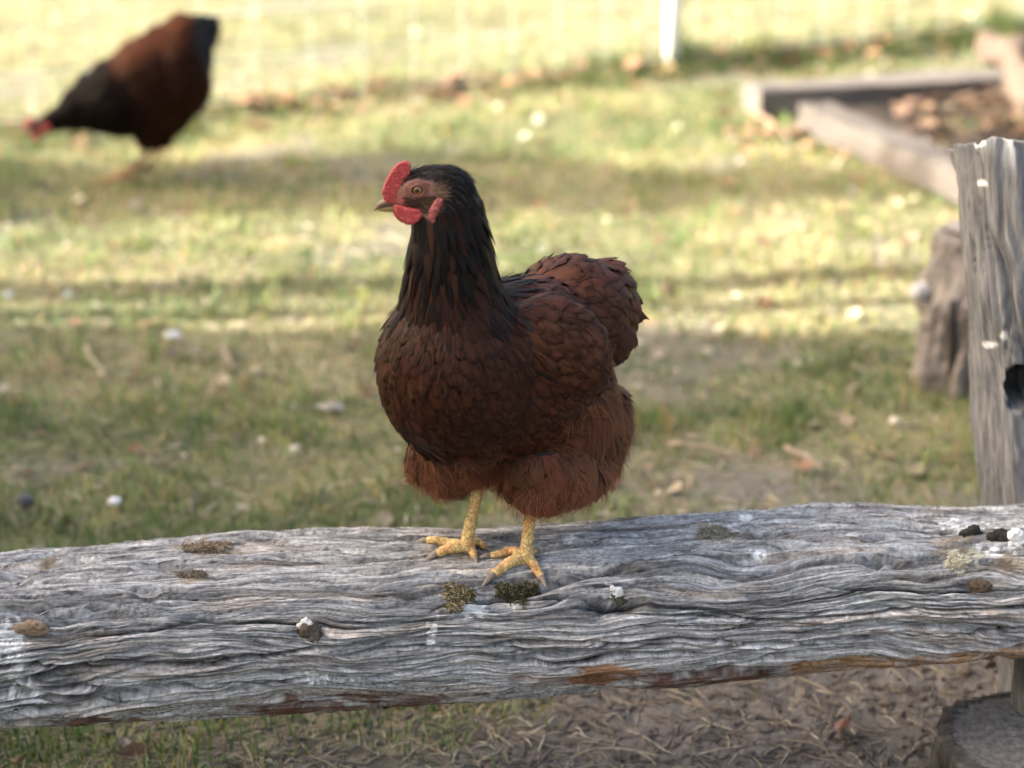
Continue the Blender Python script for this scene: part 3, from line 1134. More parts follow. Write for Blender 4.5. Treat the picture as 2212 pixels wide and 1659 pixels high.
def flow(q, guides, s=1.0):
    G = np.array(guides, float)
    d2 = ((q[:, None, :] - G[None, :, :2]) ** 2).sum(-1) + 60
    w_ = 1 / d2 ** 1.5
    w_ /= w_.sum(1, keepdims=True)
    D = np.stack([G[:, 2], G[:, 4] if G.shape[1] > 4 else 0 * G[:, 2], -G[:, 3]], 1)
    D = w_ @ D
    return D / (np.linalg.norm(D, axis=1, keepdims=True) + 1e-9)


# ------------------------------------------------------------------ the hen on the rail
nf, nfn = on_log(1135, 1213)
ff, ffn = on_log(1005, 1190)
HY = (nf.y + ff.y) / 2
print('feet', nf, ff)


def hp(px, py, dy=0.0):
    return at_y(px, py, HY + dy)


hen = empty('hen', (0, HY, (nf.z + ff.z) / 2))
tag(hen, 'dark red-brown hen with red comb standing on the log rail', 'hen', 'hens in the yard')
bm = bmesh.new()


def blob(px, py, dy, rx, ry, rd, ang=0, yaw=0):
    rot = Matrix.Rotation(R(ang), 3, 'Y') @ Matrix.Rotation(R(yaw), 3, 'Z')
    add_ball(bm, hp(px, py, dy), (rx * PX, rd * PX, ry * PX * 1.03), rot, 4)


#     px    py    dy    rx   ry   rd
blob(982, 795, -.052, 160, 180, 150)          # breast
blob(1000, 880, -.035, 140, 110, 140)         # keel
blob(1110, 800, .000, 175, 185, 155)          # body
blob(1180, 860, .030, 150, 165, 150)          # belly
blob(1140, 700, .020, 115, 95, 120)           # shoulders / back
blob(1228, 672, .080, 128, 115, 125)          # cushion
blob(1300, 660, .105, 76, 100, 95)            # tail root
blob(1195, 752, -.044, 120, 100, 62, 28)       # near wing
blob(1255, 790, -.020, 62, 62, 60, 30)
blob(1150, 740, .130, 120, 105, 70, 20)       # far wing
blob(1308, 705, .100, 64, 82, 85)
blob(1262, 935, .075, 92, 125, 110)           # rear fluff
blob(1290, 900, .085, 70, 80, 80)
blob(1175, 1005, -.005, 105, 92, 95)          # near thigh
blob(1225, 1010, .030, 90, 72, 90)
blob(970, 985, .030, 90, 76, 80)              # far thigh
blob(1040, 960, .030, 90, 80, 90)
for px, py, dy, rx, rd in ((985, 690, -.055, 118, 112), (978, 640, -.056, 103, 100), (975, 590, -.058, 92, 90), (972, 540, -.060, 84, 80), (971, 490, -.062, 78, 70), (967, 450, -.063, 71, 60)):
    blob(px, py, dy, rx, rx * .75, rd)
blob(955, 415, -.064, 68, 55, 48)             # back of the head
blob(915, 412, -.064, 54, 46, 42)             # head
blob(885, 425, -.064, 36, 28, 30)             # face towards the bill
body = remesh(bm, .0042, 10)
q = proj(verts_np(body))
skin = in_poly(q, [(840, 400), (868, 396), (898, 388), (930, 392), (956, 402), (958, 430), (945, 470), (900, 475), (845, 470)])
pale = np.array([.100, .058, .046])
bc = np.where(skin[:, None], pale, np.array([.009, .0045, .0032]))
rr_ = np.exp(-(((q[:, 0] - 905) / 34) ** 2 + ((q[:, 1] - 410) / 20) ** 2))[:, None] * skin[:, None]
bc = bc * (1 - rr_) + np.array([.23, .088, .066]) * rr_
lore = np.exp(-(((q[:, 0] - 868) / 24) ** 2 + ((q[:, 1] - 436) / 9) ** 2))[:, None] * skin[:, None]
bc = bc * (1 - lore) + np.array([.36, .10, .09]) * lore
set_col(body, bc)
link('body', body, M_SKIN, hen)
HBVH = BVHTree.FromPolygons([tuple(v) for v in verts_np(body)], [tuple(p.vertices) for p in body.polygons])


def on_hen(px, py):
    h = HBVH.ray_cast(CAMV, ray(px, py).normalized())
    return h[0], h[1]


GUIDES = [(900, 372, .8, -.35, 0), (940, 366, 1, .1, 0), (985, 385, .9, .5, 0), (1020, 420, .55, 1, 0), (950, 415, .9, .35, 0), (985, 450, .4, 1, 0), (930, 500, .1, 1, 0),
          (1045, 480, .3, 1, .1), (900, 560, -.05, 1, 0), (975, 560, .06, 1, 0), (1050, 560, .28, 1, .1), (880, 650, -.08, 1, -.1), (930, 690, 0, 1, 0),
          (990, 700, .12, 1, 0), (1060, 660, .4, 1, 0), (1095, 660, .75, .75, .1), (850, 780, .06, 1, 0), (930, 800, .05, 1, 0), (1000, 800, .2, 1, 0), (1070, 800, .45, .9, 0),
          (845, 880, .35, 1, 0), (900, 950, .8, .7, 0), (980, 940, .6, .75, 0), (1080, 950, .75, .6, 0), (1130, 900, .65, .75, 0), (1200, 960, .8, .55, 0), (1060, 870, .5, .85, 0),
          (1130, 660, .9, .5, .2), (1160, 700, .9, .6, .1), (1220, 690, .85, .65, .2), (1200, 780, .85, .65, 0), (1270, 760, .6, .85, .1), (1260, 830, .85, .5, .1), (1300, 840, .6, .6, .2),
          (1120, 595, .8, .15, .4), (1180, 565, 1, -.05, .5), (1250, 555, 1, .15, .5), (1330, 580, .8, .7, .3), (1370, 640, .35, 1, .1), (1200, 620, 1, .2, .4), (1270, 640, .95, .45, .3), (1330, 690, .6, .9, .2), (1340, 750, .35, 1, .1),
          (1350, 850, .5, .9, .2), (1300, 900, .35, 1, .1), (1340, 950, .15, 1, .1), (1280, 980, 0, 1, 0), (1320, 1030, -.15, 1, 0), (1180, 1020, -.05, 1, 0), (1100, 1040, -.1, 1, 0), (1250, 1060, -.25, 1, 0),
          (890, 1000, .15, 1, 0), (930, 1040, .25, 1, 0), (1000, 1040, .15, 1, 0), (1050, 1030, .05, 1, 0)]
WING = [(1098, 650), (1125, 618), (1220, 642), (1290, 692), (1340, 800), (1310, 862), (1240, 884), (1170, 840), (1110, 760)]
P, NN = surf_samples(body, 60000, 3)
q = proj(P)
px, py = q[:, 0], q[:, 1]
facing = (NN * (P - np.array([0, 0, CAM_H]))).sum(1) < .25
face = in_poly(q, [(835, 396), (866, 396), (872, 392), (898, 386), (930, 390), (958, 396), (964, 430), (950, 472), (925, 500), (890, 500), (835, 475)])
hack_line = 660 + (px - 870) * .16 + 16 * np.sin(px * .05) + RNG.normal(0, 11, len(px))
is_head = (py < 470) & (px < 1060)
is_neck = (py < hack_line) & (px < 1112) & ~is_head
is_wing = in_poly(q, WING) & (P[:, 1] < HY + .045)
is_sad = ((px > 1085) & (py < 810) & ~is_wing & ~is_neck & ((P[:, 1] > HY + .02) | (py < 640)))
is_fl = in_poly(q, [(1325, 800), (1400, 830), (1400, 1000), (1340, 1120), (1000, 1150), (840, 1090), (840, 965), (900, 985), (960, 1003), (1040, 1000), (1090, 1010), (1180, 1000), (1235, 960), (1240, 900), (1300, 860)])
is_br = ~(is_head | is_neck | is_wing | is_sad | is_fl)
Dm = flow(q, GUIDES)
jit = RNG.normal(0, .10, P.shape)
Dm = Dm + jit


def colour(base, m, var=.18, seed=0):
    g_ = np.random.default_rng(seed)
    return np.array(base)[None] * np.clip(1 + g_.normal(0, var, (m, 1)), .5, 1.7) * np.clip(1 + g_.normal(0, .05, (m, 3)), .8, 1.2)


def cloth(name, mask, rad, Lm, Wm, base, kind, lift, bend, seed, var=.18, cup=.28, colfn=None, rim_shade=0., limit=60000):
    idx = np.where(mask & facing_ok)[0]
    k = idx[thin(P[idx], np.full(len(idx), rad))]
    g_ = np.random.default_rng(seed)
    m = len(k)
    L = Lm * g_.uniform(.82, 1.18, m)
    W = Wm * g_.uniform(.85, 1.15, m)
    C = colour(base, m, var, seed)
    if colfn is not None:
        C = colfn(q[k], C)
    D = Dm[k]
    Dn = D - (D * NN[k]).sum(1, keepdims=True) * NN[k]
    Dn /= np.linalg.norm(Dn, axis=1, keepdims=True) + 1e-9
    me = feather_set(name, P[k] - Dn * (L * .45)[:, None], NN[k], Dn, L, W, C, kind, lift, bend, seed, cup=cup, rim_shade=rim_shade)
    o = link(name, me, M_FEA, hen)
    tag(o, kind='stuff')
    print(name, m)
    return k


facing_ok = np.ones(len(P), bool)


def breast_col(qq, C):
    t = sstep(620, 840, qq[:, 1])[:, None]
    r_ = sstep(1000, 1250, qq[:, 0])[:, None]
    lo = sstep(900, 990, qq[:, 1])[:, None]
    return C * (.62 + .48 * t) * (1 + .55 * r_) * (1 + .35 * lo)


def neck_col(qq, C):
    t = sstep(520, 690, qq[:, 1])[:, None]
    g_ = np.random.default_rng(5)
    brown = np.array([.026, .0100, .0060])
    k = (g_.random((len(qq), 1)) < (.22 + .6 * t)) * 1.0
    bluish = ((qq[:, 0] > 1070) & (qq[:, 1] > 590))[:, None] * 1.0
    C = C * (1 - k) + brown * k * g_.uniform(.6, 1.2, (len(qq), 1))
    return C * (1 - bluish) + np.array([.0090, .0085, .0085]) * bluish


cloth('breast_feathers', is_br & ~face, .0070, .029, .0070, (.0385, .0128, .0062), 'round', .105, .085, 1, .10, .30, breast_col, rim_shade=.5)
cloth('wing_feathers', is_wing, .0078, .032, .0082, (.076, .0285, .0150), 'round', .105, .08, 2, .10, .24, rim_shade=.45)
cloth('saddle_feathers', is_sad, .0085, .037, .0100, (.072, .0255, .0140), 'round', .12, .07, 3, .11, .22, rim_shade=.4)
cloth('hackle_feathers', (is_neck & ~face), .0056, .052, .0040, (.0052, .0034, .0032), 'lance', .075, .16, 4, .18, .2, neck_col)
cloth('crown_feathers', (is_head & ~face), .0036, .022, .0019, (.0052, .0034, .0032), 'lance', .085, .10, 5, .25, .2)

# down on thighs and rump, laid over a coat of soft feathers
cloth('thigh_feathers', is_fl, .0100, .036, .0100, (.115, .041, .019), 'plume', .15, .07, 6, .18, .15)
idx = np.where(is_fl)[0]
Pd, Nd = surf_samples(body, 150000, 9)
qd = proj(Pd)
mfl = in_poly(qd, [(1322, 812), (1400, 830), (1400, 1000), (1340, 1120), (1000, 1150), (840, 1090), (840, 965), (900, 985), (960, 1006), (1040, 1006), (1090, 1022), (1180, 1016), (1235, 975), (1245, 910), (1305, 865)])
mfl |= in_poly(qd, [(850, 940), (960, 975), (1060, 970), (1180, 960), (1225, 900), (1300, 840), (1400, 820), (1400, 1150), (850, 1150)]) & (RNG.random(len(qd)) < .42)
Pd, Nd, qd = Pd[mfl], Nd[mfl], qd[mfl]
Dd = flow(qd, GUIDES)
# locks: neighbouring hairs lean the same way
lock = np.stack([pn(Pd[:, 0] * 75, Pd[:, 2] * 30, 3), pn(Pd[:, 1] * 75, Pd[:, 2] * 30, 4), pn(Pd[:, 0] * 75 + 9, Pd[:, 2] * 30, 5) * .4], 1)
lk = pn(Pd[:, 0] * 110 + Pd[:, 1] * 60, Pd[:, 2] * 40, 15)
Dd = Dd + lock * 1.0
m = len(Pd)
cd = colour((.21, .083, .045), m, .25, 8)
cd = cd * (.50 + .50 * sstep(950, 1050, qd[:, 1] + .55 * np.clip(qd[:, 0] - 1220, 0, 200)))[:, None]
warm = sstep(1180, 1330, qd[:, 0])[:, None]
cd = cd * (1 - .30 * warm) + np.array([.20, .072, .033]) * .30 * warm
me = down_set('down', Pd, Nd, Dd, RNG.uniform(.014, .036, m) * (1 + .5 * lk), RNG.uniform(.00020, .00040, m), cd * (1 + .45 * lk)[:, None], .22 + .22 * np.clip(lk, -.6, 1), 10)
tag(link('down', me, M_FEA, hen), kind='stuff')
print('down', m)
# loose wisps over wing, saddle and breast edges keep the outline soft
Pw, Nw = surf_samples(body, 9000, 19)
qw = proj(Pw)
mw = (qw[:, 1] > 620) & (qw[:, 0] > 850)
Pw, Nw, qw = Pw[mw] + Nw[mw] * .003, Nw[mw], qw[mw]
m = len(Pw)
me = down_set('wisps', Pw, Nw, flow(qw, GUIDES) + RNG.normal(0, .15, (m, 3)), RNG.uniform(.008, .018, m), RNG.uniform(.0002, .0004, m), colour((.045, .017, .009), m, .3, 9), .16, 11)
tag(link('wisps', me, M_FEA, hen), kind='stuff')


# longer quills: folded wing tips and tail
def quills(name, items, col, seed, nrm=None):
    Pq, Nq, Dq, Lq, Wq = [], [], [], [], []
    for (x0, y0, dy0, x1, y1, dy1, W, nr) in items:
        a_, b_ = hp(x0, y0, dy0), hp(x1, y1, dy1)
        Pq.append(a_)
        Dq.append((b_ - a_).normalized())
        Lq.append((b_ - a_).length)
        Wq.append(W)
        Nq.append(Vector(nr).normalized())
    Nn_ = np.array([tuple(v) for v in Nq])
    D_ = np.array([tuple(v) for v in Dq])
    Nn_ = Nn_ - (Nn_ * D_).sum(1, keepdims=True) * D_
    Nn_ /= np.linalg.norm(Nn_, axis=1, keepdims=True)
    me = feather_set(name, np.array([tuple(v) for v in Pq]), Nn_, D_, np.array(Lq), np.array(Wq), colour(col, len(items), .15, seed), 'plume', .02, .6, seed, 0, .2, s0=0)
    # give the vane a little thickness by doubling it back
    return link(name, me, M_FEA, hen)


wt = []
for k in range(1, 7):
    wt.append((1205 + 13 * k, 800 - 8 * k, -.076 + .005 * k, 1268 + 10 * k, 866 - 12 * k, -.066 + .010 * k, .0034, (.2, -1, .15)))
o = quills('flight_feathers', wt, (.085, .036, .022), 41)
tl = []
for k, (x0, y0, x1, y1) in enumerate(((1312, 630, 1386, 655), (1316, 640, 1398, 692), (1306, 690, 1372, 748))):
    tl.append((x0, y0, .085 + .03 * math.sin(k * 2.4), x1, y1, .10 + .04 * math.sin(k * 2.4), .0105, (.5, -.8, .3)))
o = quills('tail_feathers', tl, (.055, .020, .011), 42)

# ------------------------------------------------------------------ head furniture
hx = hp(915, 412, -.064)
HYh = -.064
M_COMB, n, b = new_mat('red comb skin')
t = noise_node(n, 620, 4, .6, coord(n))
r_ = ramp(n, t.outputs[0], [(.3, (.36, .026, .030)), (.56, (.50, .062, .060)), (.74, (.64, .20, .18))])
n.links.new(r_.outputs[0], b.inputs['Base Color'])
b.inputs['Roughness'].default_value = .45
b.inputs['Subsurface Weight'].default_value = .15
b.inputs['Subsurface Radius'].default_value = (.004, .0012, .0008)
b.inputs['Subsurface Scale'].default_value = 1.0
bump(n, b, t.outputs[0], .9, .0016)


def slab(name, outline, dy, thick, mat, vox=.0011, amp=.0012, nsc=420, seed=1, parent=None, smooth_it=5):
    """rounded flat lobe cut to an outline, with real thickness"""
    bm = bmesh.new()
    for yo in (-1, 1):
        pass
    fr_ = [bm.verts.new(hp(x, y, dy) + Vector((0, -thick, 0))) for x, y in outline]
    bk_ = [bm.verts.new(hp(x, y, dy) + Vector((0, thick, 0))) for x, y in outline]
    bm.faces.new(fr_)
    bm.faces.new(bk_[::-1])
    k_ = len(outline)
    for i in range(k_):
        bm.faces.new((fr_[i], bk_[i], bk_[(i + 1) % k_], fr_[(i + 1) % k_]))
    me = remesh(bm, vox, smooth_it)
    if amp:
        noise_disp(me, nsc, amp, seed, 2)
    return link(name, me, mat, parent or hen)


slab('comb', [(842, 438), (830, 432), (826, 416), (831, 397), (841, 378), (852, 361), (863, 351), (876, 348), (886, 352), (888, 365), (881, 379), (872, 393), (865, 408), (860, 424), (853, 438)], HYh - .004, .0034, M_COMB, .0009, .0010, 560, 1, None, 3)
slab('wattle', [(852, 441), (868, 446), (890, 450), (908, 452), (916, 456), (914, 467), (905, 477), (892, 484), (878, 484), (865, 478), (856, 468), (851, 455)], HYh - .0165, .0028, M_COMB, .0010, .0006, 300, 2)
slab('wattle', [(846, 444), (862, 446), (876, 450), (890, 462), (888, 476), (876, 482), (862, 476), (851, 464)], HYh + .009, .0026, M_COMB, .0010, .0006, 300, 3)
ep, en = on_hen(941, 452)
bm = bmesh.new()
add_ball(bm, ep + en * .0005, (.0046, .0030, .0125), Matrix.Rotation(R(24), 3, 'Y'), 3)
add_ball(bm, on_hen(937, 470)[0], (.0026, .0022, .0070), Matrix.Rotation(R(8), 3, 'Y'), 3)
me = remesh(bm, .001, 3)
noise_disp(me, 420, .0012, 4, 3)
M_LOBE = simple_mat('ear lobe skin', (.22, .042, .042), (.38, .12, .11), 500, .55, .8, .001)
link('ear_lobe', me, M_LOBE, hen)
# ear tuft of bristly feathers
ef = []
tuf = np.array([tuple(on_hen(928 + 22 * RNG.random(), 404 + 26 * RNG.random())[0]) for _ in range(140)])
tn = np.tile(np.array([[-.15, -.98, .1]]), (len(tuf), 1))
td = np.tile(np.array([[.95, -.1, .22]]), (len(tuf), 1)) + RNG.normal(0, .15, (len(tuf), 3))
me = down_set('ear_tuft', tuf, tn, td, RNG.uniform(.006, .014, len(tuf)), RNG.uniform(.0004, .0007, len(tuf)), colour((.17, .115, .075), len(tuf), .35, 3), .22, 12)
link('ear_tuft', me, M_FEA, hen)
# fine bristles over the cheek
chk = []
while len(chk) < 520:
    x, y = RNG.uniform(868, 950), RNG.uniform(420, 470)
    if y < 424 and x < 930:
        continue
    if y > 452 + (x - 868) * .12 or y < 428 - (x - 868) * .06:
        continue
    h = on_hen(x, y)
    if h[0] is not None:
        chk.append((tuple(h[0]), tuple(h[1])))
tuf = np.array([c_[0] for c_ in chk])
tn = np.array([c_[1] for c_ in chk])
td = np.tile(np.array([[1, 0, -.12]]), (len(tuf), 1)) + RNG.normal(0, .12, (len(tuf), 3))
me = down_set('cheek_bristles', tuf + tn * .0014, tn, td, RNG.uniform(.004, .008, len(tuf)), RNG.uniform(.0003, .0005, len(tuf)), colour((.075, .048, .036), len(tuf), .6, 4), .12, 13)
link('cheek_bristles', me, M_FEA, hen)

# bill
M_BILL, n, b = new_mat('horn bill')
a_ = attr(n, 'col')
n.links.new(a_.outputs['Color'], b.inputs['Base Color'])
b.inputs['Roughness'].default_value = .38


def bill(name, pts, rad, flat, colfn, seed):
    bm = bmesh.new()
    add_tube(bm, [hp(x, y, HYh + d) for x, y, d in pts], [r * PX for r in rad], 16, True, flat)
    me = remesh(bm, .0009, 3)
    qb = proj(verts_np(me))
    set_col(me, colfn(qb))
    return link(name, me, M_BILL, hen)


def up_col(qb):
    t = sstep(815, 862, qb[:, 0])[:, None]
    up = 1 - sstep(445, 452, qb[:, 1])[:, None]
    return np.array([.30, .20, .085]) * (1 - up) + (np.array([.14, .085, .062]) * (1 - t) + np.array([.19, .12, .085]) * t) * up


bill('upper_bill', [(880, 430, 0), (862, 431, 0), (845, 433, 0), (830, 438, 0), (818, 445, 0), (808, 454, 0)], [18, 17, 14.5, 11, 7, 2.2], .8, up_col, 1)
bill('lower_bill', [(882, 446, 0), (862, 447, 0), (845, 449, 0), (830, 451, 0), (817, 454, 0)], [10, 9, 7.5, 5.5, 2.5], 1.1, lambda qb: np.tile(np.array([[.33, .23, .075]]), (len(qb), 1)), 2)
bm = bmesh.new()
nl = at_y(853, 427, HY + HYh - .0055)
add_ball(bm, nl, (.0045, .0022, .0017), Matrix.Rotation(R(18), 3, 'Y'), 2)
link('nostril', bm_mesh(bm, 'nostril'), simple_mat('nostril skin', (.14, .08, .06), (.22, .13, .1), 300), hen)

# eye
eb, enr = on_hen(902, 411)
M_EYE, n, b = new_mat('amber eye')
tc = N(n, 'ShaderNodeTexCoord').outputs['Object']
sp_ = N(n, 'ShaderNodeSeparateXYZ')
n.links.new(tc, sp_.inputs[0])
cx_ = N(n, 'ShaderNodeCombineXYZ')
n.links.new(sp_.outputs[0], cx_.inputs[0])
n.links.new(sp_.outputs[2], cx_.inputs[1])
ln_ = N(n, 'ShaderNodeVectorMath', operation='LENGTH')
n.links.new(cx_.outputs[0], ln_.inputs[0])
er = .0062
dv_ = N(n, 'ShaderNodeMath', operation='DIVIDE')
n.links.new(ln_.outputs['Value'], dv_.inputs[0])
dv_.inputs[1].default_value = er
rp = ramp(n, dv_.outputs[0], [(.0, (.004, .003, .003)), (.30, (.004, .003, .003)), (.36, (.30, .14, .035)), (.60, (.24, .10, .025)), (.74, (.02, .012, .01))])
n.links.new(rp.outputs[0], b.inputs['Base Color'])
b.inputs['Roughness'].default_value = .02
b.inputs['Coat Weight'].default_value = .5
bm = bmesh.new()
add_ball(bm, (0, 0, 0), (er, er * .8, er), None, 4)
eye = link('eye', bm_mesh(bm, 'eye'), M_EYE)
eye.parent = hen
ec = eb + Vector((0, .0022, 0))
eye.location = ec - hen.location
eye.rotation_euler = (0, 0, R(-4))
M_LID = simple_mat('eyelid skin', (.15, .065, .048), (.30, .13, .095), 500, .6, .7, .001)
bm = bmesh.new()
for k, (rx_, rz_, yo, rr) in enumerate(((.0064, .0052, -.0036, .0010), (.0082, .0066, -.0026, .0011), (.0102, .0082, -.0014, .0011))):
    pts = []
    for i in range(25):
        t = 2 * math.pi * i / 24
        ex = 1.25 if math.cos(t) > 0 and k else 1.0
        pts.append(ec + Vector((rx_ * ex * math.cos(t), yo - .0006, rz_ * math.sin(t) + .0003)))
    add_tube(bm, pts, rr, 8, False)
link('eyelid', bm_mesh(bm, 'eyelid'), M_LID, hen)

# ------------------------------------------------------------------ legs
M_LEG, n, b = new_mat('scaly yellow leg')
v = noise_node(n, 300, 3, .6, coord(n))
vo = N(n, 'ShaderNodeTexVoronoi')
vo.inputs['Scale'].default_value = 230
mp = N(n, 'ShaderNodeMapping')
mp.inputs['Scale'].default_value = (1, 1, .85)
n.links.new(coord(n), mp.inputs[0])
n.links.new(mp.outputs[0], vo.inputs['Vector'])
vo.feature = 'DISTANCE_TO_EDGE'
rv_ = ramp(n, vo.outputs['Distance'], [(.0, (.36, .22, .09)), (.10, (.66, .47, .17)), (.35, (.78, .60, .28))])
ac = attr(n, 'col')
c = mixc(n, rv_.outputs[0], ac.outputs['Color'], 1.0, 'MULTIPLY')
rn = ramp(n, v.outputs[0], [(.3, (.86, .80, .76)), (.7, (1.12, 1.12, 1.12))])
c = mixc(n, c, rn.outputs[0], 1, 'MULTIPLY')
n.links.new(c, b.inputs['Base Color'])
b.inputs['Roughness'].default_value = .5
bump(n, b, vo.outputs['Distance'], .6, .0016)
M_CLAW = simple_mat('horn claw', (.16, .12, .10), (.34, .28, .23), 200, .45, .3, .0005)


def leg(hip, ankle, sole, toes, name='leg'):
    """hip -> ankle shank, then toes laid along the wood; toes = [(px,py) knuckle.., tip], radius"""
    bm = bmesh.new()
    hipv, ankv = hip, ankle
    pts, rad = [], []
    nseg = 14
    for i in range(nseg + 1):
        t = i / nseg
        p = hipv.lerp(ankv, t)
        pts.append(p)
        r = .0062 + .0012 * abs(t - .45) - .0002
        r *= 1 + .05 * math.sin(i * 2.2)
        rad.append(r)
    rad[-1] = .0072
    rad[0] = .0078
    add_tube(bm, pts, rad, 14)
    add_ball(bm, ankv, (.0085, .0078, .0075), None, 3)
    claws = []
    for (path, r0) in toes:
        P_ = [ankv + Vector((0, 0, -.001))]
        nrm = None
        for (x, y, hgt_) in path:
            p, nr = on_log(x, y)
            p = Vector((p.x, p.y, p.z))
            P_.append(p + Vector((0, 0, hgt_ + r0 * .75)))
            nrm = nr
        # resample with knuckles
        pp, rr = [], []
        for i in range(len(P_) - 1):
            for k in range(5):
                t = k / 5
                pp.append(P_[i].lerp(P_[i + 1], t))
                g_ = (i + t) / (len(P_) - 1)
                rr.append(r0 * (1.12 - .38 * g_) * (1 + .09 * math.cos(2 * math.pi * (i + t) * 1.5)))
        pp.append(P_[-1])
        rr.append(r0 * .66)
        # smooth the path
        for _ in range(2):
            pp = [pp[0]] + [(pp[i - 1] + pp[i] * 2 + pp[i + 1]) / 4 for i in range(1, len(pp) - 1)] + [pp[-1]]
        add_tube(bm, pp, rr, 10)
        d = (pp[-1] - pp[-4]).normalized()
        claws.append((pp[-1], d, r0))
    me = remesh(bm, .0011, 2)
    V = verts_np(me)
    dist_ = np.linalg.norm(V - np.array(ankv), axis=1)
    cvar = np.clip(1 + .22 * np.array([mnoise.noise(Vector(v_) * 120) for v_ in V]), .6, 1.4)
    pinkish = (np.array([mnoise.noise(Vector(v_) * 70 + Vector((5, 5, 5))) for v_ in V]) > .18)[:, None]
    C = cvar[:, None] * np.where(pinkish, np.array([1.0, .82, .78]), np.array([1.0, 1.0, 1.0]))
    set_col(me, C)
    lg = link(name, me, M_LEG, hen)
    for (p, d, r0) in claws:
        bm = bmesh.new()
        dn = (d + Vector((0, 0, -.15))).normalized()
        L = r0 * 3.2
        add_tube(bm, [p - d * r0 * .6, p + dn * L * .3 + Vector((0, 0, .0006)), p + dn * L * .65, p + dn * L + Vector((0, 0, -.0012))], [r0 * .62, r0 * .55, r0 * .36, r0 * .06], 8)
        co = link('claw', bm_mesh(bm, 'claw'), M_CLAW, lg)
        co.matrix_parent_inverse = Matrix.Translation(hen.location).inverted() @ Matrix.Translation(hen.location)
    return lg


na = on_log(1137, 1222)[0]
fa = on_log(1003, 1196)[0]
near_ank = at_y(1135, 1200, na.y + .002)
far_ank = at_y(1007, 1178, fa.y + .002)
leg(at_y(1150, 1080, near_ank.y + .012), near_ank, na,
    [([(1105, 1198, .002), (1072, 1206, .0), (1058, 1207, 0)], .0047),
     ([(1108, 1226, .004), (1082, 1240, .001), (1066, 1250, 0)], .0060),
     ([(1150, 1228, .003), (1161, 1243, .001), (1169, 1254, 0)], .0052),
     ([(1150, 1200, .002), (1158, 1196, 0)], .0040)])
leg(at_y(1036, 1035, far_ank.y + .010), far_ank, fa,
    [([(970, 1184, .002), (940, 1176, .001), (923, 1174, 0)], .0052),
     ([(978, 1196, .003), (955, 1201, .001), (943, 1205, 0)], .0058),
     ([(1017, 1196, .002), (1023, 1206, .001), (1026, 1212, 0)], .0048),
     ([(1030, 1178, .002), (1045, 1186, 0), (1050, 1189, 0)], .0044)])

# ------------------------------------------------------------------ the hen pecking in the background
M_FEA2 = M_FEA.copy()
M_FEA2.node_tree.nodes['Principled BSDF'].inputs['Specular IOR Level'].default_value = .03
print('hen 2', round(time.perf_counter() - T0, 1))
f2 = at_z(275, 378, 0)
H2Y = f2.y
PX2 = (at_y(1000, 300, H2Y) - at_y(900, 300, H2Y)).length / 100


def hp2(px, py, dy=0.0):
    return at_y(px, py, H2Y + dy)


hen2 = empty('hen', (f2.x, f2.y, 0))
tag(hen2, 'brown hen with dark tail bending down to peck in the background grass', 'hen', 'hens in the yard')
bm = bmesh.new()


def blob2(px, py, dy, rx, ry, rd, ang=0):
    add_ball(bm, hp2(px, py, dy), (rx * PX2, rd * PX2, ry * PX2 * 1.02), Matrix.Rotation(R(ang), 3, 'Y'), 4)


blob2(265, 208, 0, 95, 82, 78, -25)
blob2(325, 178, 0, 92, 96, 80)
blob2(385, 165, 0, 70, 92, 72)
blob2(395, 88, .015, 54, 54, 48, -20)
blob2(305, 150, .0, 62, 52, 60, -28)
blob2(350, 112, .01, 56, 52, 52, -28)
blob2(205, 205, .0, 52, 46, 50, -25)
blob2(424, 72, .02, 42, 38, 34)
blob2(418, 115, .01, 40, 60, 44)
blob2(345, 245, 0, 68, 48, 58)
blob2(228, 222, 0, 78, 62, 66, -15)
blob2(318, 288, -.02, 28, 32, 26)
blob2(350, 282, .05, 28, 32, 26)
for px_, py_, r_ in ((182, 233, 54), (150, 249, 38), (120, 261, 27), (95, 268, 21)):
    blob2(px_, py_, -.01, r_, r_ * .85, r_ * .8)
blob2(78, 276, -.015, 22, 20, 16, -15)
body2 = remesh(bm, .0085, 4)
set_col(body2, np.array([.02, .011, .009]))
link('body', body2, M_SKIN, hen2)
P2, N2 = surf_samples(body2, 22000, 33)
q2 = proj(P2)
G2 = [(80, 265, 1, -.1, 0), (150, 240, 1, -.3, 0), (220, 200, 1, -.5, 0), (300, 140, 1, -.55, .1), (370, 80, .9, -.7, .1), (430, 60, 1, -.1, .1), (250, 240, .9, .15, 0), (330, 200, .8, -.3, 0), (400, 160, .5, .4, .1), (440, 150, .2, 1, .1), (430, 230, 0, 1, 0), (340, 270, .1, 1, 0), (300, 260, .2, .8, 0)]
D2 = flow(q2, G2) + RNG.normal(0, .1, P2.shape)
k2 = thin(P2, np.full(len(P2), .0105))
k2 = k2[(q2[k2, 0] > 88)]
qq = q2[k2]
m = len(k2)
base2 = colour((.020, .0075, .0045), m, .15, 50)
darkneck = (1 - sstep(220, 330, qq[:, 0] + (qq[:, 1] - 180) * -.25))[:, None]
dback = ((qq[:, 0] - 224) * 96 + (qq[:, 1] - 123) * 188) / 211
saddle = (1 - sstep(15, 75, dback))[:, None] * sstep(205, 270, qq[:, 0])[:, None]
tail = in_poly(qq, [(400, 20), (500, 20), (500, 170), (440, 150), (400, 80)])[:, None] * 1.0
C2 = base2 * (1 - darkneck) + colour((.005, .0035, .0033), m, .2, 51) * darkneck
C2 = C2 * (1 - saddle * .8) + colour((.095, .034, .017), m, .15, 52) * saddle * .8
C2 = C2 * (1 - tail) + colour((.022, .022, .024), m, .2, 53) * tail
L2 = RNG.uniform(.034, .05, m)
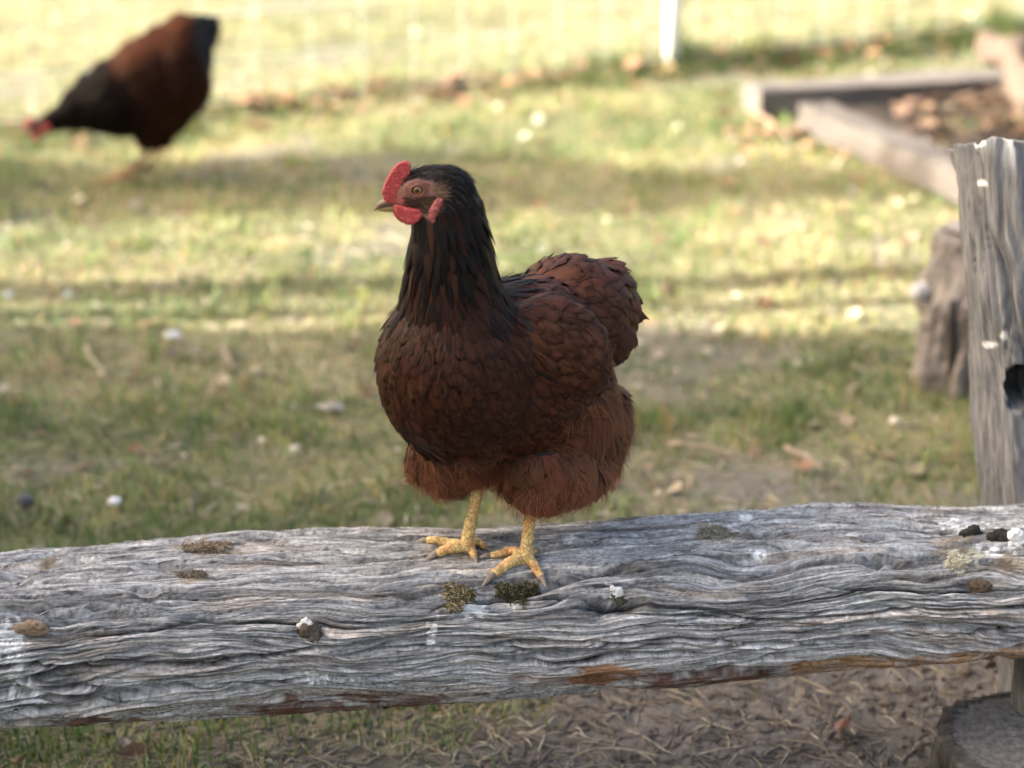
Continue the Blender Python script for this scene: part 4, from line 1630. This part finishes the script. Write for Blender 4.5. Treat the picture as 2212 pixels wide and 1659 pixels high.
Dn = D2[k2] - (D2[k2] * N2[k2]).sum(1, keepdims=True) * N2[k2]
Dn /= np.linalg.norm(Dn, axis=1, keepdims=True)
me = feather_set('plumage', P2[k2] - Dn * (L2 * .45)[:, None], N2[k2], Dn, L2, RNG.uniform(.009, .0125, m), C2, 'round', .15, .12, 55)
tag(link('plumage', me, M_FEA2, hen2), kind='stuff')
# tail fan
Pq, Dq, Nq, Lq = [], [], [], []
for k in range(9):
    t = k / 8
    a_, b_ = hp2(408 + 12 * t, 62 + 60 * t, .02 + .02 * math.sin(k * 2)), hp2(452 + 22 * math.sin(1.2 + t * 2.2), 42 + 95 * t, .03 + .03 * math.sin(k * 2))
    Pq.append(tuple(a_))
    Dq.append(tuple((b_ - a_).normalized()))
    Lq.append((b_ - a_).length)
    Nq.append((.1, -.95, .2))
Nq, Dq = np.array(Nq), np.array(Dq)
Nq = Nq - (Nq * Dq).sum(1, keepdims=True) * Dq
Nq /= np.linalg.norm(Nq, axis=1, keepdims=True)
me = feather_set('tail_feathers', np.array(Pq), Nq, Dq, np.array(Lq), np.full(9, .016), colour((.016, .019, .02), 9, .2, 60), 'plume', .02, .6, 61, 0, .2)
link('tail_feathers', me, M_FEA2, hen2)
bm = bmesh.new()
add_ball(bm, hp2(66, 268, -.018), (.016, .007, .018), Matrix.Rotation(R(30), 3, 'Y'), 3)
add_ball(bm, hp2(78, 296, -.03), (.010, .006, .014), None, 3)
add_ball(bm, hp2(100, 276, -.03), (.012, .006, .012), None, 3)
me = remesh(bm, .003, 2)
noise_disp(me, 150, .002, 3)
link('comb_and_wattles', me, M_COMB, hen2)
bm = bmesh.new()
add_tube(bm, [hp2(66, 276, -.018), hp2(58, 288, -.018), hp2(52, 300, -.018)], [.011, .007, .002], 10)
me = bm_mesh(bm, 'bill')
set_col(me, np.array([.2, .13, .08]))
link('bill', me, M_BILL, hen2)
for (hx_, hy_, ax_, dy_) in ((322, 315, 296, -.02), (352, 305, 318, .055)):
    ank = at_z(ax_ - 18, 372, .02)
    ank.y += dy_
    bm = bmesh.new()
    add_tube(bm, [hp2(hx_, hy_, dy_), hp2((hx_ + ax_) / 2 - 4, 345, dy_), ank], [.009, .0062, .0065], 10)
    for dx_, dyy in ((-.07, .0), (-.055, -.045), (-.05, .04), (.03, .0)):
        add_tube(bm, [ank, ank + Vector((dx_ * .5, dyy * .5, -.006)), ank + Vector((dx_, dyy, -.016))], [.008, .0065, .003], 8)
    me = remesh(bm, .003, 2)
    set_col(me, np.array([.50, .40, .40]))
    link('leg', me, M_LEG, hen2)

# ================================================================== GRASS and litter
print('grass', round(time.perf_counter() - T0, 1))


def blades(n_, xr, yr, keep, Lr, W, colfn, seed, lean=.6, segs=2):
    """grass blades standing on the ground as one mesh"""
    g = np.random.default_rng(seed)
    x = g.uniform(xr[0], xr[1], n_)
    y = g.uniform(yr[0], yr[1], n_)
    k = keep(x, y, g)
    x, y = x[k], y[k]
    m = len(x)
    z = ground_z(x, y) - .002
    L = g.uniform(Lr[0], Lr[1], m) * (.75 + .5 * g.random(m))
    L = L * (.7 + .75 * sstep(-.15, .5, fbm(x * 6, y * 6, 66, 2)))
    az = g.uniform(0, 2 * math.pi, m)
    ln = np.abs(g.normal(0, lean, m)) + .1
    dx, dy = np.cos(az), np.sin(az)
    wx, wy = -dy, dx
    wr = g.uniform(-.8, .8, m)
    wx, wy = wx * np.cos(wr) - wy * np.sin(wr), wx * np.sin(wr) + wy * np.cos(wr)
    V = np.zeros((m, 5, 3))
    for i, (s, wd) in enumerate(((0, 1), (.55, .8))):
        bx = s * L * np.sin(ln * (.5 + .5 * s))
        bz = s * L * np.cos(ln * (.5 + .5 * s))
        for j, sg in ((0, -1), (1, 1)):
            V[:, i * 2 + j, 0] = x + dx * bx + wx * W * wd * sg
            V[:, i * 2 + j, 1] = y + dy * bx + wy * W * wd * sg
            V[:, i * 2 + j, 2] = z + bz
    V[:, 4, 0] = x + dx * L * np.sin(ln * 1.15)
    V[:, 4, 1] = y + dy * L * np.sin(ln * 1.15)
    V[:, 4, 2] = z + np.maximum(L * np.cos(ln * 1.15), .003)
    o = np.arange(m)[:, None] * 5
    F = np.concatenate([o + np.array([0, 1, 3]), o + np.array([0, 3, 2]), o + np.array([2, 3, 4])])
    C = colfn(x, y, g)
    C = np.repeat(C[:, None, :], 5, 1) * np.array([.75, .75, 1, 1, 1.1])[None, :, None]
    return np_mesh('grass', V.reshape(-1, 3), F, False, C.reshape(-1, 3))


def in_view(x, y, m=.35):
    return np.abs(x) < (y * .275 + m)


def greenness(x, y):
    return sstep(-.35, .5, fbm(x * 1.1, y * 1.9, 77, 4) + .25 * fbm(x * 7, y * 7, 78, 2))


def grass_col(x, y, g):
    m = len(x)
    gr_ = greenness(x, y)
    fr = sstep(0, .2, fence_d(x, y))
    clump = fbm(x * 13, y * 13, 88, 3)
    pg = np.clip(.52 + .20 * (y < 3.4) + .40 * gr_ - .14 * fr + .75 * clump, .02, .98)
    isg = g.random(m) < pg
    dry = np.stack([g.uniform(.30, .56, m), g.uniform(.275, .51, m), g.uniform(.12, .24, m)], 1)
    grn = np.stack([g.uniform(.12, .22, m), g.uniform(.165, .28, m), g.uniform(.045, .09, m)], 1)
    lush = np.stack([g.uniform(.07, .12, m), g.uniform(.12, .19, m), g.uniform(.04, .07, m)], 1)
    grn = np.where((g.random(m) < gr_ * .6)[:, None], lush, grn)
    c = np.where(isg[:, None], grn, dry)
    c = c * (1 - .5 * fr[:, None]) + np.stack([g.uniform(.30, .56, m), g.uniform(.285, .52, m), g.uniform(.17, .36, m)], 1) * .5 * fr[:, None]
    return c


M_GRASS = attr_mat('grass blades', .6, .3, 40, .15, None, .05, .001, .35)


def keep_grass(x, y, g):
    d = (1 - .995 * bare(x, y)) * (.45 + .55 * sstep(-.4, .3, fbm(x * 4, y * 4, 14, 3)))
    return in_view(x, y) & (g.random(len(x)) < d) & ~((np.abs(x - sc_.x) < .12) & (np.abs(y - sc_.y) < .12))


go = link('grass', blades(70000, (-1.3, 1.3), (1.75, 3.1), keep_grass, (.016, .036), .0014, grass_col, 1, .75), M_GRASS)
tag(go, 'short mixed green and dry grass around and under the log rail', 'grass', kind='stuff')
go = link('grass', blades(125000, (-2.6, 2.6), (3.1, 7.4), keep_grass, (.018, .042), .0021, grass_col, 2, .7), M_GRASS)
tag(go, 'sunlit yellow-green lawn grass in the blurred background', 'grass', kind='stuff')


def keep_fence(x, y, g):
    d = fence_d(x, y)
    return in_view(x, y) & (np.abs(d + .03) < .10) & (g.random(len(x)) < .25 + .75 * sstep(-.2, .5, x)) 


def weed_col(x, y, g):
    m = len(x)
    return np.stack([g.uniform(.05, .11, m), g.uniform(.08, .15, m), g.uniform(.02, .045, m)], 1)


go = link('weeds', blades(60000, (-1.8, 2.4), (4.8, 7.0), keep_fence, (.03, .075), .0022, weed_col, 3, .5), M_GRASS)
tag(go, 'dark green weeds along the foot of the poultry netting', 'weeds', kind='stuff')


def leaf_mesh(name, places, seed, cols, roll=None):
    """curled dry leaves lying about; places = (x, y, length)"""
    g = random.Random(seed)
    V, F, C = [], [], []
    for (x, y, L) in places:
        az = g.uniform(0, 6.28)
        W = L * g.uniform(.22, .42)
        tip = g.uniform(-.35, .35)
        rl = g.uniform(-.7, .7) if roll is None else roll
        cup = g.uniform(.1, .5) if roll is None else .9
        z0 = gz(x, y) + .006 + abs(math.sin(rl)) * W * .6 + abs(tip) * L * .25
        c = np.array(g.choice(cols)) * g.uniform(.75, 1.2)
        i0 = len(V)
        prof = [(0, .06), (.2, .7), (.45, 1), (.7, .8), (.88, .4), (1, .04)]
        for s, wv_ in prof:
            for t in (-1, 0, 1):
                lx = (s - .5) * L
                ly = t * W * wv_
                lz = cup * W * (t * t) * wv_ + .25 * L * (s - .5) ** 2 * (1 + cup) + tip * lx
                ly2 = ly * math.cos(rl) - lz * math.sin(rl)
                lz2 = ly * math.sin(rl) + lz * math.cos(rl)
                V.append((x + lx * math.cos(az) - ly2 * math.sin(az), y + lx * math.sin(az) + ly2 * math.cos(az), z0 + lz2))
                C.append(c * (1 if t else .8))
        for i in range(5):
            for k in (0, 1):
                F.append((i0 + i * 3 + k, i0 + i * 3 + k + 1, i0 + (i + 1) * 3 + k + 1, i0 + (i + 1) * 3 + k))
    return np_mesh(name, np.array(V), np.array(F), True, np.array(C))


M_LEAF = attr_mat('dry leaf', .75, .25, 120, .3, None, .4, .001, .25)
ORANGE = [(.40, .22, .13), (.34, .19, .12), (.44, .28, .17), (.28, .17, .11)]
PALE = [(.52, .45, .33), (.44, .36, .25), (.58, .52, .42), (.36, .28, .20)]
g = random.Random(5)
pl = []
for k in range(1300):
    x, y = g.uniform(-1.6, 1.9), g.uniform(2.55, 7)
    if abs(x) < y * .27 + .2:
        pl.append((x, y, g.uniform(.010, .040)))
o = link('leaf_litter', leaf_mesh('leaf_litter', pl, 8, PALE + PALE + ORANGE), M_LEAF)
tag(o, 'scattered pale and orange dry leaf bits in the lawn', 'leaves', kind='stuff')
pl = []
for k in range(190):
    s = g.uniform(-.6, 3.2)
    p = on_fence(s)
    off = -abs(g.gauss(0, .12)) + .04
    pl.append((p.x + fd.y * off, p.y + fd.x * off, g.uniform(.03, .07)))
for k in range(60):
    pl.append((at_z(g.uniform(1500, 1750), g.uniform(150, 260), 0).x, at_z(1600, g.uniform(150, 330), 0).y, g.uniform(.025, .06)))
o = link('leaf_drift', leaf_mesh('leaf_drift', pl, 9, ORANGE), M_LEAF)
tag(o, 'drift of orange fallen leaves along the foot of the poultry netting', 'leaves', kind='stuff')
pl = []
for k in range(120):
    p = at_z(g.uniform(1930, 2260), g.uniform(225, 330), 0)
    pl.append((p.x, p.y, g.uniform(.03, .055)))
me = leaf_mesh('bed_leaves', pl, 10, [(.20, .115, .07), (.16, .10, .07), (.26, .17, .11), (.12, .085, .06)])
V = verts_np(me)
V[:, 2] += .035
put_verts(me, V)
tag(link('bed_leaves', me, M_LEAF, bed), kind='stuff')

# straw and root threads on the scratched soil under the rail
bm = bmesh.new()
g = random.Random(12)
SC_COLS = []


STRAW = [(.50, .42, .29), (.42, .35, .25), (.58, .52, .40), (.30, .24, .18), (.24, .20, .16)]
ROOT = [(.20, .175, .152), (.24, .21, .18), (.18, .16, .14), (.28, .245, .20)]


def thread(x, y, L, r, seg=5, curl=1.0, zup=.006, cols=STRAW, wob=.08):
    az = g.uniform(0, 6.28)
    k = g.gauss(0, 1.0) * curl
    pts = []
    for i in range(seg + 1):
        pts.append(Vector((x, y, 0)))
        x += math.cos(az) * L / seg
        y += math.sin(az) * L / seg
        az += k / seg * 2 + g.gauss(0, wob)
    zs = np.array([gz(p.x, p.y) for p in pts])
    zl = max(zs[0], zs[-1], zs.mean() + .001)
    for i, p in enumerate(pts):
        p.z = .5 * float(zs[i]) + .5 * zl + r * .6 + zup * math.sin(3.14 * i / seg) + g.gauss(0, r * .4)
    nv0 = len(bm.verts)
    add_tube(bm, pts, [r * .7] + [r] * (seg - 1) + [r * .45], 5, False)
    c = np.array(g.choice(cols)) * g.uniform(.8, 1.15)
    SC_COLS.extend([c] * (len(bm.verts) - nv0))


for k in range(2300):
    x = g.uniform(-.75, .7)
    y = g.uniform(1.86, 2.16)
    if x > .1 and g.random() < .60:
        continue
    thread(x, y, g.uniform(.006, .035) if g.random() < .8 else g.uniform(.03, .08), g.uniform(.0004, .0011), curl=.14, zup=.002, wob=.05)
for k in range(700):
    x, y = g.uniform(-.45, .75), g.uniform(1.86, 2.2)
    thread(x, y, g.uniform(.02, .07), g.uniform(.0006, .0016), 7, .7, .0005, ROOT, .25)
for k in range(2400):
    y = g.uniform(2.5, 4.6)
    x = g.uniform(-.28, .28) * y
    thread(x, y, g.uniform(.015, .06), g.uniform(.0009, .0020), curl=.2, zup=.004)
me = bm_mesh(bm, 'straw')
set_col(me, np.array(SC_COLS))
o = link('straw', me, M_LEAF)
tag(o, 'loose straw stalks and root threads on the scratched soil', 'straw', kind='stuff')

# crumbs of soil
bm = bmesh.new()
for k in range(900):
    x, y = g.uniform(-.5, .75), g.uniform(1.86, 2.2)
    if x < -.1 and g.random() > .3:
        continue
    s = g.uniform(.0012, .0055) * (1 if g.random() < .93 else 2)
    vs = add_ball(bm, (x, y, gz(x, y) + s * .3), (s, s * g.uniform(.6, 1), s * g.uniform(.5, .8)), Matrix.Rotation(g.uniform(0, 6), 3, 'Z'), 1)
    for v in vs:
        v.co += Vector((g.gauss(0, s * .15), g.gauss(0, s * .15), g.gauss(0, s * .15)))
me = bm_mesh(bm, 'soil_crumbs', False)
set_col(me, np.array([.155, .132, .112]))
tag(link('soil_crumbs', me, M_GROUND), 'loose crumbs of grey-brown soil under the log rail', 'soil', kind='stuff')


# single pieces that stand out in the lawn
def lump(name, p, r, mat, col, label, cat, seed, vox=None, amp=.25, group=None, parent=None, stretch=(1, 1, 1), rot=0.0):
    bm = bmesh.new()
    rm = max(r)
    add_ball(bm, p, r, Matrix.Rotation(rot, 3, 'Z'), 4)
    me = bm_mesh(bm, name)
    noise_disp(me, 1.2 / rm, rm * amp, seed, 4)
    set_col(me, np.array(col))
    o = link(name, me, mat, parent)
    if label:
        tag(o, label, cat, group)
    return o


M_MATTE = attr_mat('matte crust', .9, .15, 300, .4, None, .9, .0012)
for (px, py, r, c, lab, cat, nm) in (
        (375, 733, (.016, .010, .007), (.75, .75, .76), 'white fluff of down at the shadow edge on the lawn', 'fluff', 'white_fluff'),
        (247, 1084, (.009, .007, .006), (.8, .8, .8), 'small white pebble in the grass left of the hen', 'pebble', 'white_pebble'),
        (55, 1092, (.013, .010, .011), (.12, .12, .13), 'dark grey stone in the grass at the far left', 'stone', 'dark_stone'),
        (712, 877, (.023, .010, .006), (.36, .32, .28), 'flat grey-brown wood chip on the lawn left of the hen', 'wood chip', 'wood_chip'),
        (565, 940, (.005, .008, .004), (.62, .56, .42), 'pale straw-coloured chip on the lawn, left of the round pale chip', 'chip', 'pale_chip'),
        (636, 955, (.007, .007, .004), (.66, .62, .52), 'round pale chip on the lawn just left of the hen', 'chip', 'pale_chip'),
        (1932, 912, (.008, .007, .006), (.66, .6, .48), 'round pale pebble on the lawn right of the hen', 'pebble', 'pale_pebble'),
        (150, 640, (.009, .007, .006), (.45, .45, .46), 'white fleck in the sunlit grass on the left', 'fluff', 'white_fluff'),
        (20, 642, (.009, .007, .006), (.45, .45, .46), 'white fleck in the sunlit grass at the left edge', 'fluff', 'white_fluff'),
):
    p = at_z(px, py, 0)
    p.z = gz(p.x, p.y) + r[2] + .008
    lump(nm, p, r, M_MATTE, c, lab, cat, int(px), amp=.3)


def twig(px0, px1, r, c, label, nm='twig', lift=.014):
    a_, b_ = at_z(*px0, 0), at_z(*px1, 0)
    bm = bmesh.new()
    pts = []
    for i in range(7):
        t = i / 6
        p = a_.lerp(b_, t)
        p.x += .004 * math.sin(t * 5 + px0[0])
        p.z = gz(p.x, p.y) + lift + .006 * math.sin(t * 3)
        pts.append(p)
    add_tube(bm, pts, [r * (1 - .07 * i) for i in range(7)], 8)
    me = bm_mesh(bm, nm)
    set_col(me, np.array(c))
    o = link(nm, me, M_LEAF)
    tag(o, label, 'twig', 'loose stalks and twigs on the lawn')


twig((185, 758), (228, 826), .0035, (.50, .43, .30), 'straight pale straw stalk lying at the left below the shadow edge', 'straw_stalk')
twig((1700, 965), (1775, 1028), .0045, (.36, .28, .22), 'thin brown twig on the lawn right of the hen, pointing at the post')
twig((1450, 955), (1590, 985), .0035, (.42, .34, .26), 'thin crooked stick on the lawn just right of the hen')
twig((480, 748), (505, 800), .003, (.5, .42, .32), 'short pale straw stalk below the white fluff on the lawn', 'straw_stalk')
twig((1625, 240), (1705, 300), .008, (.30, .22, .15), 'pale stick leaning off the near corner of the garden bed')
for (px, py, L, c, lab) in ((1828, 1588, .034, (.30, .165, .125), 'curled reddish dry leaf on the bare soil beside the low stump'),
                            (290, 1640, .036, (.26, .16, .11), 'curled brown dry leaf in the grass under the left of the log rail'),
                            (265, 1618, .024, (.5, .40, .32), 'pale torn leaf scrap next to the curled brown leaf under the rail'),
                            (420, 1592, .020, (.46, .38, .30), 'small fawn leaf bit in the green grass under the rail'),
                            (45, 1652, .026, (.30, .19, .12), 'brown leaf at the bottom left corner')):
    p = at_z(px, py, 0)
    me = leaf_mesh('dry_leaf', [(p.x, p.y, L)], int(px), [c], .8 if px > 1000 else -.5)
    V = verts_np(me)
    V[:, 2] += .006
    put_verts(me, V)
    tag(link('dry_leaf', me, M_LEAF), lab, 'leaf', 'single fallen leaves under the rail')

# ================================================================== crust, droppings and moss on the rail
print('droppings', round(time.perf_counter() - T0, 1))


def dropping(px, py, r, dark, white, label, seed, lift=.35, cap=None):
    p, nr = on_log(px, py)
    if lift > 1.5:
        nr = Vector((0, -.5, .86))
    p = p + nr * (r[2] * lift)
    root = empty('bird_dropping', p)
    tag(root, label, 'dropping', 'droppings on the log rail')
    bm = bmesh.new()
    g_ = random.Random(seed)
    for k in range(7):
        add_ball(bm, p + Vector((g_.uniform(-.55, .55) * r[0], g_.uniform(-.4, .4) * r[1], g_.uniform(-.4, .5) * r[2])), [v * g_.uniform(.45, .7) for v in r], None, 2)
    me = remesh(bm, .0016, 2)
    noise_disp(me, 260, .0020, seed, 4)
    set_col(me, np.array(dark))
    link('dark_lump', me, M_MATTE, root)
    if white:
        wx, wz, wr = white
        bm = bmesh.new()
        for k in range(8):
            add_ball(bm, p + Vector((wx * r[0] + g_.uniform(-.7, .7) * wr, -r[1] * .45 + g_.uniform(-.2, .3) * wr, wz * r[2] + g_.uniform(-.9, .5) * wr)), [wr * g_.uniform(.35, .7), wr * .4, wr * g_.uniform(.35, .7)], None, 2)
        me = remesh(bm, .0012, 2)
        noise_disp(me, 320, .0016, seed + 3, 4)
        set_col(me, np.array([.84, .84, .81]))
        link('white_cap', me, M_MATTE, root)
    return root


dropping(670, 1372, (.0125, .011, .0135), (.115, .09, .07), (-.35, .75, .0065), 'brown lumpy dropping with a white cap in a crack left of the hen', 3)
dropping(1335, 1308, (.0095, .008, .009), (.085, .078, .055), (-.2, .95, .0065), 'small dropping with white top lodged in the dark knot hole', 5, 1.7)
dropping(2098, 1150, (.0145, .010, .0085), (.035, .033, .028), None, 'black dropping on top of the rail at right, left one of the pair', 7)
dropping(2158, 1160, (.014, .010, .010), (.035, .033, .028), (.95, .25, .0105), 'black dropping with a big white end on top of the rail at right', 8)
dropping(2115, 1262, (.0115, .008, .011), (.105, .075, .052), None, 'rough brown dropping stuck to the face of the rail at right', 9)
dropping(58, 1356, (.019, .007, .0115), (.27, .20, .135), (-.6, -1.1, .004), 'round fawn dry dropping at the left end of the rail', 10, .1)


def moss(px, py, rx, ry, n_, cols, label, seed, hmax=.007, cat='moss'):
    """crusty tuft of moss fibres on the wood"""
    g_ = random.Random(seed)
    bm = bmesh.new()
    C = []
    k = 0
    c0, _ = on_log(px, py)
    while k < n_:
        a, b_ = g_.uniform(-1, 1), g_.uniform(-1, 1)
        rr_ = math.hypot(a, b_)
        an_ = math.atan2(b_, a)
        if rr_ > .78 + .16 * math.sin(3 * an_ + seed) + .12 * math.sin(7 * an_ + seed * 2) + abs(g_.gauss(0, .10)):
            continue
        p, nr = on_log(px + a * rx, py + b_ * ry)
        hh = hmax * (1.05 - rr_ * .8) * g_.uniform(.5, 1.1)
        d = (nr * .6 + Vector((g_.gauss(0, .8), g_.gauss(0, .8), g_.gauss(0, .5)))).normalized()
        n0 = len(bm.verts)
        q = p + nr * hh * .9
        add_tube(bm, [q - d * .0035, q + Vector((g_.gauss(0, .0008), g_.gauss(0, .0008), .0004)), q + d * .0035], [.0004, .0006, .0003], 4, False)
        c = np.array(g_.choice(cols)) * g_.uniform(.7, 1.25)
        C += [c] * (len(bm.verts) - n0)
        k += 1
    # the cushion the fibres grow from
    n0 = len(bm.verts)
    _, nr = on_log(px, py)
    add_ball(bm, c0 - nr * .001, (rx * PX * .62, hmax * .7, ry * PX * .62), nr.to_track_quat('Y', 'Z').to_matrix(), 3)
    C += [np.array(cols[0]) * .55] * (len(bm.verts) - n0)
    me = bm_mesh(bm, 'moss')
    set_col(me, np.array(C))
    o = link('moss_cushion', me, M_MATTE)
    tag(o, label, cat, 'growth and crust on the log rail')


moss(990, 1290, 36, 32, 900, [(.20, .17, .085), (.26, .21, .12), (.12, .11, .05), (.40, .35, .24)], 'fawn-olive moss cushion on the rail left below the hen', 21, .006)
moss(1117, 1280, 48, 25, 1000, [(.075, .072, .035), (.11, .10, .05), (.05, .05, .025), (.16, .15, .09)], 'dark olive moss cushion directly under the near foot of the hen', 22, .008)
moss(450, 1184, 55, 13, 650, [(.30, .235, .16), (.22, .17, .11), (.38, .31, .22)], 'dry brown fibre mat on top of the rail at left', 23, .0035, 'dry crust')
moss(416, 1241, 36, 9, 350, [(.28, .23, .17), (.20, .16, .12)], 'thin brown crust below the fibre mat on the rail at left', 24, .002, 'dry crust')
moss(1545, 1150, 40, 14, 380, [(.30, .27, .20), (.22, .20, .15), (.40, .38, .33)], 'grey-brown crust on top of the rail right of the hen', 25, .003, 'dry crust')
moss(2068, 1214, 24, 19, 420, [(.55, .52, .38), (.42, .40, .26), (.66, .64, .52)], 'pale yellow-green lichen tuft on the rail at right', 26, .0045, 'lichen')
